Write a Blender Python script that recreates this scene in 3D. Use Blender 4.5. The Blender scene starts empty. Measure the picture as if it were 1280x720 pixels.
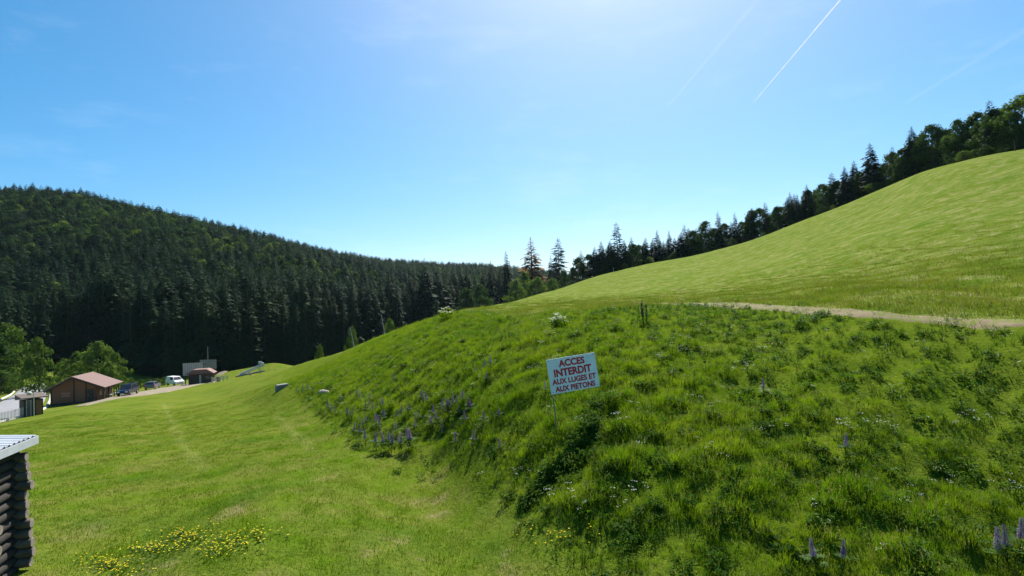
import bpy, math, random
import numpy as np
from mathutils import Vector, Matrix

random.seed(7)
rng = np.random.default_rng(7)
scene = bpy.context.scene
COL = scene.collection
rad = math.radians

# ------------------------------------------------------------------ camera
PITCH, ROLL, F = rad(2.35), rad(2.5), 711.0
_f = Vector((0, math.cos(PITCH), math.sin(PITCH)))
_r0 = Vector((1, 0, 0))
_u0 = _r0.cross(_f)
_r = _r0 * math.cos(ROLL) - _u0 * math.sin(ROLL)
_u = _u0 * math.cos(ROLL) + _r0 * math.sin(ROLL)
cam = bpy.data.cameras.new('camera')
cam.lens = 36.0 * F / 1280.0
cam.sensor_width = 36.0
cam.clip_start = 0.1
cam.clip_end = 90000
camo = bpy.data.objects.new('camera', cam)
COL.objects.link(camo)
m = Matrix((_r, _u, -_f)).transposed().to_4x4()
camo.matrix_world = m
scene.camera = camo

# ------------------------------------------------------------------ sky, sun, exposure
SUN_EL, SUN_AZ = rad(50.0), rad(12.5)          # azimuth measured from +Y towards +X
world = bpy.data.worlds.new('World')
scene.world = world
world.use_nodes = True
wn = world.node_tree
bg = wn.nodes['Background']
sky = wn.nodes.new('ShaderNodeTexSky')
sky.sky_type = 'NISHITA'
sky.sun_disc = False
sky.sun_elevation = SUN_EL
sky.sun_rotation = SUN_AZ
sky.altitude = 1500
sky.air_density = 1.0
sky.dust_density = 3.2
sky.ozone_density = 3.0
hs = wn.nodes.new('ShaderNodeHueSaturation')
hs.inputs['Saturation'].default_value = 1.5
hs.inputs['Hue'].default_value = 0.487
gm = wn.nodes.new('ShaderNodeGamma')
gm.inputs[1].default_value = 0.9
wn.links.new(sky.outputs[0], gm.inputs[0])
wn.links.new(gm.outputs[0], hs.inputs['Color'])
# thin wisps of high cloud
tcw = wn.nodes.new('ShaderNodeTexCoord')
mpw = wn.nodes.new('ShaderNodeMapping'); mpw.inputs['Scale'].default_value = (3.0, 3.0, 11.0); mpw.inputs['Rotation'].default_value = (0.12, 0.1, 0.3)
nzw = wn.nodes.new('ShaderNodeTexNoise'); nzw.inputs['Scale'].default_value = 1.6; nzw.inputs['Detail'].default_value = 6; nzw.inputs['Roughness'].default_value = 0.62
mrw = wn.nodes.new('ShaderNodeMapRange'); mrw.inputs[1].default_value = 0.54; mrw.inputs[2].default_value = 0.80; mrw.inputs[3].default_value = 0.0; mrw.inputs[4].default_value = 0.13
mxw = wn.nodes.new('ShaderNodeMix'); mxw.data_type = 'RGBA'
mxw.inputs[7].default_value = (6.0, 6.6, 7.2, 1)
wn.links.new(tcw.outputs['Generated'], mpw.inputs[0]); wn.links.new(mpw.outputs[0], nzw.inputs['Vector'])
wn.links.new(nzw.outputs[0], mrw.inputs[0]); wn.links.new(mrw.outputs[0], mxw.inputs[0])
wn.links.new(hs.outputs[0], mxw.inputs[6]); wn.links.new(mxw.outputs[2], bg.inputs[0])
bg.inputs[1].default_value = 0.086
sl = bpy.data.lights.new('sun', 'SUN')
sl.energy = 4.6
sl.angle = rad(0.53)
sl.color = (1.0, 0.95, 0.86)
so = bpy.data.objects.new('sun', sl)
COL.objects.link(so)
sdir = Vector((math.sin(SUN_AZ) * math.cos(SUN_EL), math.cos(SUN_AZ) * math.cos(SUN_EL), math.sin(SUN_EL)))
so.rotation_euler = sdir.to_track_quat('Z', 'Y').to_euler()
so.location = sdir * 300
vs = scene.view_settings
vs.view_transform = 'Standard'
vs.look = 'None'
vs.exposure = 1.15
vs.gamma = 1.0
vs.use_curve_mapping = False
scene.cycles.use_denoising = True
scene.cycles.max_bounces = 6
scene.cycles.transmission_bounces = 4
scene.cycles.transparent_max_bounces = 8
scene.cycles.volume_bounces = 1

# ------------------------------------------------------------------ helpers: rays and terrain
def ray(px, py):
    return _f + _r * ((px - 640) / F) + _u * ((360 - py) / F)

def P(px, py, d):
    """the point on the line of sight at forward distance d"""
    v = ray(px, py)
    return v * (d / v.y)

# ground surveyed as (column, row, distance)
CTRL = [
    # lawn
    (0, 530, 66), (45, 710, 10.2), (300, 720, 9.3), (500, 720, 9.2), (750, 722, 8.4), (-300, 690, 11),
    (600, 602, 13.6), (480, 562, 18.7), (400, 522, 28), (350, 482, 50),
    (250, 720, 9.5), (250, 600, 16.5), (250, 550, 25.7), (250, 520, 43), (250, 500, 72), (250, 484, 100),
    (80, 600, 18), (80, 550, 29), (80, 520, 53), (80, 507, 88), (-200, 545, 55), (-200, 620, 18),
    (160, 493, 95), (220, 482, 120), (255, 479, 115), (310, 471, 112), (20, 500, 100), (40, 480, 145), (-200, 500, 110),
    (420, 600, 15), (160, 600, 17), (160, 530, 42), (330, 540, 26), (330, 505, 45),
    # bank
    (696, 542, 13.0), (690, 640, 10.3), (650, 620, 12.2), (560, 560, 17.3), (698, 407, 25), (696, 460, 17.5), (560, 401, 40), (450, 433, 60), (390, 451, 88),
    (335, 465, 108), (1280, 720, 8.3), (1000, 722, 8.0), (1280, 600, 10.4), (1280, 500, 12.5), (1280, 422, 14.3),
    (1000, 600, 10), (1000, 500, 13), (1000, 420, 18), (850, 600, 10), (850, 500, 13.5), (850, 420, 20), (850, 391, 27),
    (500, 480, 26), (560, 500, 20), (600, 540, 15.6), (560, 440, 26), (420, 480, 36), (450, 450, 46), (620, 420, 28),
    (380, 470, 62), (640, 500, 16.2),
    # track along the top of the bank
    (1280, 406, 15), (1100, 396, 18.5), (960, 384, 25), (870, 379, 33), (1280, 392, 16.6),
    # hill
    (1280, 378, 18.5), (1280, 300, 40), (1280, 250, 65), (1280, 187, 110), (1090, 350, 35), (1090, 300, 70),
    (1090, 262, 115), (1090, 241, 160), (1158, 214, 150), (1195, 204, 138), (1240, 193, 124), (900, 370, 45), (900, 345, 90), (900, 322, 150), (900, 311, 200),
    (740, 376, 60), (740, 362, 120), (740, 348, 230), (640, 383, 60), (680, 366, 130), (650, 376, 95), (606, 386, 52), (1000, 277, 182), (820, 328, 215),
    (1600, 120, 80), (1600, 380, 14), (1600, 300, 30),
]
FARC = [   # (column, distance, height against the eye)
    (640, 3.0, -4.1), (250, 3.5, -4.15), (1000, 3.2, -4.1), (-400, 4, -4.2), (1700, 4, -4.2), (640, 5.5, -4.05), (1100, 5, -4.1),
    (-200, 150, -14), (0, 160, -14), (200, 160, -14.2), (350, 180, -14), (450, 200, -14), (530, 250, -11), (600, 300, -5), (660, 330, 2),
    (-300, 300, 45), (0, 300, 40), (200, 310, 32), (350, 330, 25), (450, 380, 20), (530, 450, 18), (600, 500, 18),
    (-300, 480, 113), (0, 480, 108), (100, 500, 106), (200, 520, 91), (300, 580, 77), (400, 650, 64), (500, 750, 58), (600, 850, 54), (700, 900, 42),
    (-300, 720, 105), (0, 720, 103), (200, 760, 86), (400, 900, 50), (600, 1200, 34), (100, 390, 73), (400, 480, 43), (500, 600, 41),
    (740, 300, 10), (740, 450, 0), (820, 300, 15), (900, 280, 18), (1000, 260, 26), (1090, 240, 31), (1280, 180, 32), (1600, 160, 42),
    (900, 600, -10), (1280, 500, 10), (1280, 900, -10), (740, 900, 20), (1600, 500, 20), (1600, 1000, 0), (-300, 1300, 40), (300, 1500, 20), (900, 1400, -10),
]
KA = 4.0
_pts, _val = [], []
for px, py, d in CTRL:
    v = P(px, py, d)
    rr = math.hypot(v.x, v.y)
    _pts.append((KA * math.atan2(v.x, v.y), math.log(rr)))
    _val.append(v.z / rr)
for px, d, z in FARC:
    x = (px - 640) / F * d
    rr = math.hypot(x, d)
    _pts.append((KA * math.atan2(x, d), math.log(rr)))
    _val.append(z / rr)
_pts = np.array(_pts)
_val = np.array(_val)

def _kern(a, b):
    d2 = ((a[:, None, :] - b[None, :, :]) ** 2).sum(-1)
    return 0.5 * d2 * np.log(d2 + 1e-9)

_n = len(_pts)
_A = np.zeros((_n + 3, _n + 3))
_A[:_n, :_n] = _kern(_pts, _pts) + 0.0015 * np.eye(_n)
_A[:_n, _n:] = np.c_[np.ones(_n), _pts]
_A[_n:, :_n] = _A[:_n, _n:].T
_W = np.linalg.solve(_A, np.r_[_val, 0, 0, 0])

def _tps(q):
    out = np.empty(len(q))
    for i in range(0, len(q), 20000):
        c = q[i:i + 20000]
        out[i:i + 20000] = _kern(c, _pts) @ _W[:_n] + _W[_n] + c @ _W[_n + 1:]
    return out

def smooth(a, b, x):
    t = np.clip((x - a) / (b - a), 0, 1)
    return t * t * (3 - 2 * t)

def base_z(x, y):
    x = np.atleast_1d(np.asarray(x, float)); y = np.atleast_1d(np.asarray(y, float))
    az = np.arctan2(x, y); r = np.hypot(x, y)
    rc = np.clip(r, 3.0, 1500)
    azc = np.clip(az, -0.95, 0.95)
    z = _tps(np.c_[KA * azc, np.log(rc)]) * rc
    w = smooth(0.95, 1.7, np.abs(az))
    z = z * (1 - w) + w * (-4.2 - 0.01 * rc)
    return z

def G0(px, py):
    """where a line of sight meets the ground (smooth)"""
    v = ray(px, py)
    h = math.hypot(v.x, v.y)
    rs = np.exp(np.linspace(math.log(4), math.log(1200), 500))
    X, Y = v.x / h * rs, v.y / h * rs
    dz = v.z / h * rs - base_z(X, Y)
    k = np.nonzero(dz <= 0)[0]
    if len(k) == 0:
        return G0(px, py + 1)
    k = k[0]
    if k == 0:
        return X[0], Y[0]
    t = dz[k - 1] / (dz[k - 1] - dz[k])
    rr = rs[k - 1] + t * (rs[k] - rs[k - 1])
    return v.x / h * rr, v.y / h * rr

# foot of the bank and line of the track, as distance over bearing
def line_r(pix):
    a, r = [], []
    for px, py in pix:
        g = G0(px, py)
        if g:
            a.append(math.atan2(g[0], g[1])); r.append(math.hypot(*g))
    o = np.argsort(a)
    return np.array(a)[o], np.array(r)[o]
TOE = line_r([(352, 484), (375, 505), (405, 528), (440, 553), (480, 574), (540, 588), (600, 606), (650, 640), (690, 682), (720, 712)])
TRK = line_r([(1400, 420), (1280, 405), (1190, 400), (1100, 394), (1030, 388), (960, 383.5), (900, 381), (860, 380)])
TOE = (np.r_[TOE[0], 0.35, 0.9], np.r_[TOE[1], 7.6, 8.0])

def rough_mask(x, y):
    az = np.arctan2(x, y); r = np.hypot(x, y)
    t = np.interp(az, TOE[0], TOE[1])
    m_ = smooth(-0.10, 0.14, np.log(r / t)) * smooth(TOE[0][0] - 0.03, TOE[0][0] + 0.02, az)
    return m_ * (1 - meadow_mask(x, y))

def toe_rise(x, y):
    """0 at the foot of the bank, 1 well up it"""
    az = np.arctan2(x, y); r = np.hypot(x, y)
    return smooth(-0.06, 0.30, np.log(r / np.interp(az, TOE[0], TOE[1])))

def meadow_mask(x, y):
    az = np.arctan2(x, y); r = np.hypot(x, y)
    t = np.interp(az, np.r_[-0.35, -0.12, 0.02, 0.12, 0.26, TRK[0]], np.r_[95, 52, 33, 30, 33, TRK[1]])
    return smooth(-0.03, 0.06, np.log(r / t))

_nk = []
_nr = np.random.default_rng(3)
for wl in (6.0, 2.4, 1.1, 0.55):
    for _ in range(7):
        a = _nr.uniform(0, 2 * math.pi)
        k = 2 * math.pi / (wl * _nr.uniform(0.75, 1.3))
        _nk.append((k * math.cos(a), k * math.sin(a), _nr.uniform(0, 6.28), wl))

def relief(x, y):
    s = {6.0: 0, 2.4: 0, 1.1: 0, 0.55: 0}
    for kx, ky, p, wl in _nk:
        s[wl] = s[wl] + np.sin(kx * x + ky * y + p) * 0.38
    return s

def ground_z(x, y):
    x = np.atleast_1d(np.asarray(x, float)); y = np.atleast_1d(np.asarray(y, float))
    s = relief(x, y)
    rm = rough_mask(x, y)
    r = np.hypot(x, y)
    ta = np.arctan2(x, y)
    tk_ = np.abs(np.log(r / np.interp(ta, TRK[0], TRK[1])))
    calm = np.where((ta > 0.1) & (ta < 1.0), 0.15 + 0.85 * smooth(0.05, 0.22, tk_), 1.0)
    fade = (1 - smooth(60, 160, r)) * calm
    a = 0.05 * s[6.0] + (0.007 + 0.058 * rm) * s[2.4] + (0.003 + 0.045 * rm) * s[1.1] + 0.02 * rm * s[0.55]
    # low grassy mound behind the lift shack
    u = (x - MOUND[0]) * 0.90 + (y - MOUND[1]) * 0.43; v = -(x - MOUND[0]) * 0.43 + (y - MOUND[1]) * 0.90
    q = np.sqrt((u / 14.0) ** 2 + (v / 5.5) ** 2)
    a = a + 0.09 * s[6.0] * meadow_mask(x, y) * (1 - rm) * smooth(0, 5, y) * smooth(18, 35, r) * (np.arctan2(x, y) > -0.1)
    return base_z(x, y) + a * fade + 2.1 * (1 - smooth(0.3, 1.0, q)) * (1 + 0.12 * np.sin(u * 0.5))

_m = P(322, 466, 131)
MOUND = (_m.x, _m.y)

def gz(x, y):
    return float(ground_z(x, y)[0])

def G(px, py):
    g = G0(px, py)
    return Vector((g[0], g[1], gz(g[0], g[1])))

# ------------------------------------------------------------------ helpers: objects
def link_mesh(name, V, Fc, mats, parent=None, smoothed=False, mi=None):
    me = bpy.data.meshes.new(name)
    me.from_pydata([tuple(v) for v in V], [], [tuple(f) for f in Fc])
    for mt in (mats if isinstance(mats, (list, tuple)) else [mats]):
        me.materials.append(mt)
    if mi is not None:
        me.polygons.foreach_set('material_index', np.asarray(mi, np.int32))
    if smoothed:
        me.polygons.foreach_set('use_smooth', np.ones(len(me.polygons), bool))
    me.update()
    o = bpy.data.objects.new(name, me)
    COL.objects.link(o)
    if parent:
        o.parent = parent
    return o

def tag(o, label=None, cat=None, group=None, kind=None):
    if label: o['label'] = label
    if cat: o['category'] = cat
    if group: o['group'] = group
    if kind: o['kind'] = kind
    return o

def thing(name, label, cat, loc=(0, 0, 0), rz=0.0, group=None):
    o = bpy.data.objects.new(name, None)
    o.empty_display_size = 0.3
    COL.objects.link(o)
    o.location = loc
    o.rotation_euler = (0, 0, rz)
    return tag(o, label, cat, group)

class MB:
    """collects shapes for one mesh"""
    def __init__(s):
        s.V, s.F, s.M = [], [], []
    def add(s, V, Fc, mi=0):
        b = len(s.V)
        s.V += [tuple(v) for v in V]
        s.F += [tuple(b + i for i in f) for f in Fc]
        s.M += [mi] * len(Fc)
        return s
    def box(s, x0, x1, y0, y1, z0, z1, mi=0, mat=None):
        V = [Vector(c) for c in ((x0, y0, z0), (x1, y0, z0), (x1, y1, z0), (x0, y1, z0), (x0, y0, z1), (x1, y0, z1), (x1, y1, z1), (x0, y1, z1))]
        if mat is not None: V = [mat @ v for v in V]
        return s.add(V, [(0, 3, 2, 1), (4, 5, 6, 7), (0, 1, 5, 4), (1, 2, 6, 5), (2, 3, 7, 6), (3, 0, 4, 7)], mi)
    def tube(s, a, b, r0, r1=None, n=8, mi=0, caps=True):
        a = Vector(a); b = Vector(b); r1 = r0 if r1 is None else r1
        d = (b - a).normalized()
        u = d.orthogonal().normalized(); w = d.cross(u)
        V = []
        for c, r in ((a, r0), (b, r1)):
            for k in range(n):
                t = 2 * math.pi * k / n
                V.append(c + (u * math.cos(t) + w * math.sin(t)) * r)
        Fc = [(k, (k + 1) % n, n + (k + 1) % n, n + k) for k in range(n)]
        if caps: Fc += [tuple(range(n - 1, -1, -1)), tuple(range(n, 2 * n))]
        return s.add(V, Fc, mi)
    def prism(s, prof, y0, y1, mi=0):
        """profile in x,z pulled along y"""
        n = len(prof)
        V = [(x, y0, z) for x, z in prof] + [(x, y1, z) for x, z in prof]
        Fc = [(k, k + n, (k + 1) % n + n, (k + 1) % n) for k in range(n)] + [tuple(range(n)), tuple(range(2 * n - 1, n - 1, -1))]
        return s.add(V, Fc, mi)
    def build(s, name, mats, parent=None, smoothed=False):
        return link_mesh(name, s.V, s.F, mats, parent, smoothed, s.M)

def copy_tree(o, label=None):
    c = o.copy(); COL.objects.link(c)
    if label: c['label'] = label
    for ch in o.children:
        d = ch.copy(); COL.objects.link(d); d.parent = c
        for g in ch.children:
            e = g.copy(); COL.objects.link(e); e.parent = d
    return c

# ------------------------------------------------------------------ materials
def mat_new(name):
    mt = bpy.data.materials.new(name)
    mt.use_nodes = True
    nt = mt.node_tree
    for n in list(nt.nodes):
        if n.type != 'OUTPUT_MATERIAL': nt.nodes.remove(n)
    return mt, nt, nt.nodes['Material Output']

def N(nt, t, **kw):
    n = nt.nodes.new(t)
    for k, v in kw.items():
        if k == 'inp':
            for i, val in v.items(): n.inputs[i].default_value = val
        else:
            setattr(n, k, v)
    return n

def mixc(nt, fac, a, b, bt='MIX'):
    n = N(nt, 'ShaderNodeMix', data_type='RGBA', blend_type=bt)
    for sock, v in ((0, fac), (6, a), (7, b)):
        if hasattr(v, 'is_linked') or isinstance(v, bpy.types.NodeSocket): nt.links.new(v, n.inputs[sock])
        elif sock == 0: n.inputs[0].default_value = v
        else: n.inputs[sock].default_value = (*v, 1)
    return n.outputs[2]

def rng_map(nt, v, a, b, c=0.0, d=1.0):
    n = N(nt, 'ShaderNodeMapRange', inp={1: a, 2: b, 3: c, 4: d})
    nt.links.new(v, n.inputs[0])
    return n.outputs[0]

def noise(nt, vec, scale, detail=3.0, rough=0.55):
    n = N(nt, 'ShaderNodeTexNoise', inp={'Scale': scale, 'Detail': detail, 'Roughness': rough})
    if vec is not None: nt.links.new(vec, n.inputs['Vector'])
    return n.outputs[0]

def foliage(name, dark, light, trans=0.4, tcol=None, nscale=0.15, rough=0.75, spec=0.02, bright=None):
    """two-sided leaf material: varies by plant and by place"""
    mt, nt, out = mat_new(name)
    geo = N(nt, 'ShaderNodeNewGeometry')
    oi = N(nt, 'ShaderNodeObjectInfo')
    nz = noise(nt, geo.outputs['Position'], nscale, 2.0)
    fac = N(nt, 'ShaderNodeMath', operation='ADD')
    nt.links.new(rng_map(nt, nz, 0.3, 0.7, -0.25, 0.65), fac.inputs[0])
    nt.links.new(rng_map(nt, oi.outputs['Random'], 0, 1, -0.2, 0.6), fac.inputs[1])
    fac.use_clamp = True
    col = mixc(nt, fac.outputs[0], dark, light)
    if bright:
        hi = rng_map(nt, oi.outputs['Random'], 0.86, 0.9)
        col = mixc(nt, hi, col, bright)
    pb = N(nt, 'ShaderNodeBsdfPrincipled', inp={'Roughness': rough, 'Specular IOR Level': spec})
    nt.links.new(col, pb.inputs['Base Color'])
    tr = N(nt, 'ShaderNodeBsdfTranslucent')
    tc = mixc(nt, 1.0, col, tcol or (1.25, 1.25, 0.6), 'MULTIPLY')
    nt.links.new(tc, tr.inputs[0])
    ms = N(nt, 'ShaderNodeMixShader', inp={0: trans})
    nt.links.new(pb.outputs[0], ms.inputs[1]); nt.links.new(tr.outputs[0], ms.inputs[2])
    nt.links.new(ms.outputs[0], out.inputs[0])
    return mt

def plain(name, col, rough=0.6, metal=0.0, var=0.15, scale=3.0, spec=0.4, bump=0.0, stretch=None):
    """a solid with worn, uneven colour"""
    mt, nt, out = mat_new(name)
    tc = N(nt, 'ShaderNodeTexCoord')
    vec = tc.outputs['Object']
    if stretch:
        mp = N(nt, 'ShaderNodeMapping'); mp.inputs['Scale'].default_value = stretch
        nt.links.new(vec, mp.inputs[0]); vec = mp.outputs[0]
    nz = noise(nt, vec, scale, 5.0, 0.65)
    f = rng_map(nt, nz, 0.3, 0.7, 0, 1)
    a = tuple(c * (1 - var) for c in col); b = tuple(min(1, c * (1 + var)) for c in col)
    c = mixc(nt, f, a, b)
    pb = N(nt, 'ShaderNodeBsdfPrincipled', inp={'Roughness': rough, 'Metallic': metal, 'Specular IOR Level': spec})
    nt.links.new(c, pb.inputs['Base Color'])
    if bump:
        bp = N(nt, 'ShaderNodeBump', inp={'Strength': bump, 'Distance': 0.02})
        nt.links.new(nz, bp.inputs['Height']); nt.links.new(bp.outputs[0], pb.inputs['Normal'])
    nt.links.new(pb.outputs[0], out.inputs[0])
    return mt

M = {}
M['spruce'] = foliage('spruce_needles', (0.011, 0.028, 0.014), (0.026, 0.050, 0.020), 0.08, (1.2, 1.3, 0.5), 0.02, 0.65)
M['spruce_grey'] = foliage('fir_needles', (0.022, 0.036, 0.022), (0.045, 0.062, 0.036), 0.25, (1.2, 1.2, 0.7), 0.05, 0.65)
M['brown_needles'] = foliage('dry_needles', (0.17, 0.105, 0.06), (0.24, 0.16, 0.095), 0.5, (1.2, 1.0, 0.6), 0.3, 0.8)
M['beech'] = foliage('beech_leaves', (0.024, 0.056, 0.014), (0.046, 0.088, 0.022), 0.30, (1.3, 1.35, 0.5), 0.02, 0.55)
M['bright_leaf'] = foliage('bright_leaves', (0.055, 0.10, 0.022), (0.10, 0.16, 0.04), 0.42, (1.3, 1.3, 0.5), 0.1, 0.55)
M['bark'] = plain('bark', (0.085, 0.065, 0.05), 0.9, var=0.35, scale=4, bump=0.5)
M['pale_bark'] = plain('pale_bark', (0.35, 0.33, 0.30), 0.85, var=0.3, scale=3)
M['tall_grass'] = foliage('tall_grass_blades', (0.066, 0.138, 0.008), (0.150, 0.215, 0.016), 0.60, (1.35, 1.35, 0.45), 0.35, 0.6, 0.0)
M['seed_grass'] = foliage('seeding_grass', (0.12, 0.14, 0.04), (0.20, 0.19, 0.085), 0.45, (1.2, 1.15, 0.7), 0.3, 0.6)
M['herb'] = foliage('herb_leaf', (0.032, 0.078, 0.007), (0.062, 0.128, 0.012), 0.4, (1.3, 1.4, 0.4), 0.4, 0.5, 0.06)
M['herb_light'] = foliage('light_weed_leaf', (0.055, 0.125, 0.010), (0.115, 0.190, 0.020), 0.5, (1.3, 1.35, 0.4), 0.5, 0.5, 0.06)
M['lawn'] = foliage('lawn_blades', (0.058, 0.120, 0.006), (0.125, 0.172, 0.014), 0.45, (1.3, 1.25, 0.45), 0.12, 0.6, 0.0)
M['meadow'] = foliage('meadow_blades', (0.070, 0.128, 0.008), (0.170, 0.190, 0.042), 0.45, (1.3, 1.25, 0.5), 0.35, 0.6, 0.0)
M['white_petal'] = foliage('white_petals', (0.62, 0.62, 0.55), (0.78, 0.78, 0.70), 0.3, (1, 1, 1), 1.0)
M['yellow_petal'] = foliage('yellow_petals', (0.70, 0.55, 0.02), (0.82, 0.68, 0.06), 0.3, (1, 1, 1), 1.0)
M['purple_petal'] = foliage('purple_petals', (0.14, 0.095, 0.22), (0.23, 0.17, 0.30), 0.3, (1.1, 1, 1.2), 1.0)
M['wood_brown'] = plain('brown_boards', (0.20, 0.085, 0.04), 0.75, var=0.3, scale=2.0, stretch=(1, 1, 9), bump=0.3)
M['wood_dark'] = plain('dark_timber', (0.055, 0.038, 0.028), 0.8, var=0.35, scale=3)
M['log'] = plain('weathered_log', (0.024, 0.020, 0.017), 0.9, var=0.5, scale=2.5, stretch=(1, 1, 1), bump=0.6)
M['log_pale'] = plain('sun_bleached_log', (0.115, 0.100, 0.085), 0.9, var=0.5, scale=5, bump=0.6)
M['log_end'] = plain('cut_log_end', (0.21, 0.175, 0.14), 0.85, var=0.4, scale=9)
M['roof_red'] = plain('red_brown_sheet_roof', (0.14, 0.075, 0.064), 0.75, var=0.12, scale=1.5)
M['zinc'] = plain('zinc_sheet', (0.45, 0.48, 0.51), 0.5, metal=0.2, var=0.1, scale=3)
M['grey_metal'] = plain('galvanised_steel', (0.42, 0.43, 0.44), 0.45, metal=0.6, var=0.15, scale=4)
M['weathered_post'] = plain('weathered_post', (0.16, 0.17, 0.15), 0.7, var=0.3, scale=6)
M['dark_metal'] = plain('dark_steel', (0.09, 0.10, 0.11), 0.5, metal=0.4, var=0.2, scale=4)
M['off_white'] = plain('weathered_white_board', (0.40, 0.40, 0.35), 0.7, var=0.14, scale=1.2)
M['grey_board'] = plain('grey_board', (0.22, 0.22, 0.20), 0.8, var=0.2, scale=1.5)
M['sign_white'] = plain('sign_board', (0.76, 0.77, 0.77), 0.5, var=0.10, scale=3.5)
M['sign_red'] = plain('sign_lettering', (0.52, 0.018, 0.03), 0.5, var=0.1, scale=8)
M['pink'] = plain('faded_red_letters', (0.55, 0.22, 0.20), 0.6, var=0.1)
M['asphalt'] = plain('pale_asphalt', (0.20, 0.20, 0.21), 0.9, var=0.12, scale=0.6)
M['gravel'] = plain('gravel', (0.19, 0.155, 0.105), 0.95, var=0.25, scale=0.9, bump=0.4)
M['concrete'] = plain('old_concrete', (0.17, 0.17, 0.16), 0.9, var=0.3, scale=4, bump=0.4)
M['kerbstone'] = plain('kerb', (0.45, 0.42, 0.36), 0.9, var=0.15, scale=2)
M['glass'] = plain('window_glass', (0.02, 0.022, 0.026), 0.22, var=0.05, spec=0.7)
M['tyre'] = plain('tyre_rubber', (0.02, 0.02, 0.022), 0.85)
M['car_navy'] = plain('navy_paint', (0.010, 0.013, 0.024), 0.22, var=0.05, spec=0.6)
M['car_grey'] = plain('grey_paint', (0.15, 0.16, 0.18), 0.25, metal=0.3, var=0.05, spec=0.6)
M['car_white'] = plain('white_paint', (0.80, 0.80, 0.80), 0.25, var=0.03, spec=0.6)
M['lamp'] = plain('lamp_lens', (0.7, 0.72, 0.74), 0.15, var=0.03, spec=0.7)
M['tail'] = plain('tail_lens', (0.35, 0.02, 0.02), 0.2, var=0.03, spec=0.7)

# dirt of the track
def dirt_material():
    mt, nt, out = mat_new('track_dirt')
    geo = N(nt, 'ShaderNodeNewGeometry')
    n1 = noise(nt, geo.outputs['Position'], 1.2, 6, 0.65)
    n2 = noise(nt, geo.outputs['Position'], 14.0, 4, 0.7)
    c = mixc(nt, rng_map(nt, n1, 0.35, 0.65), (0.118, 0.086, 0.044), (0.172, 0.130, 0.072))
    c = mixc(nt, rng_map(nt, n2, 0.45, 0.75), c, (0.22, 0.17, 0.11))
    c = mixc(nt, rng_map(nt, noise(nt, geo.outputs['Position'], 2.3, 5, 0.7), 0.46, 0.58), c, (0.11, 0.135, 0.015))
    pb = N(nt, 'ShaderNodeBsdfPrincipled', inp={'Roughness': 0.95, 'Specular IOR Level': 0.2})
    bp = N(nt, 'ShaderNodeBump', inp={'Strength': 0.6, 'Distance': 0.05})
    nt.links.new(n2, bp.inputs['Height'])
    nt.links.new(c, pb.inputs['Base Color']); nt.links.new(bp.outputs[0], pb.inputs['Normal'])
    nt.links.new(pb.outputs[0], out.inputs[0])
    return mt
M['dirt'] = dirt_material()

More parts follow.
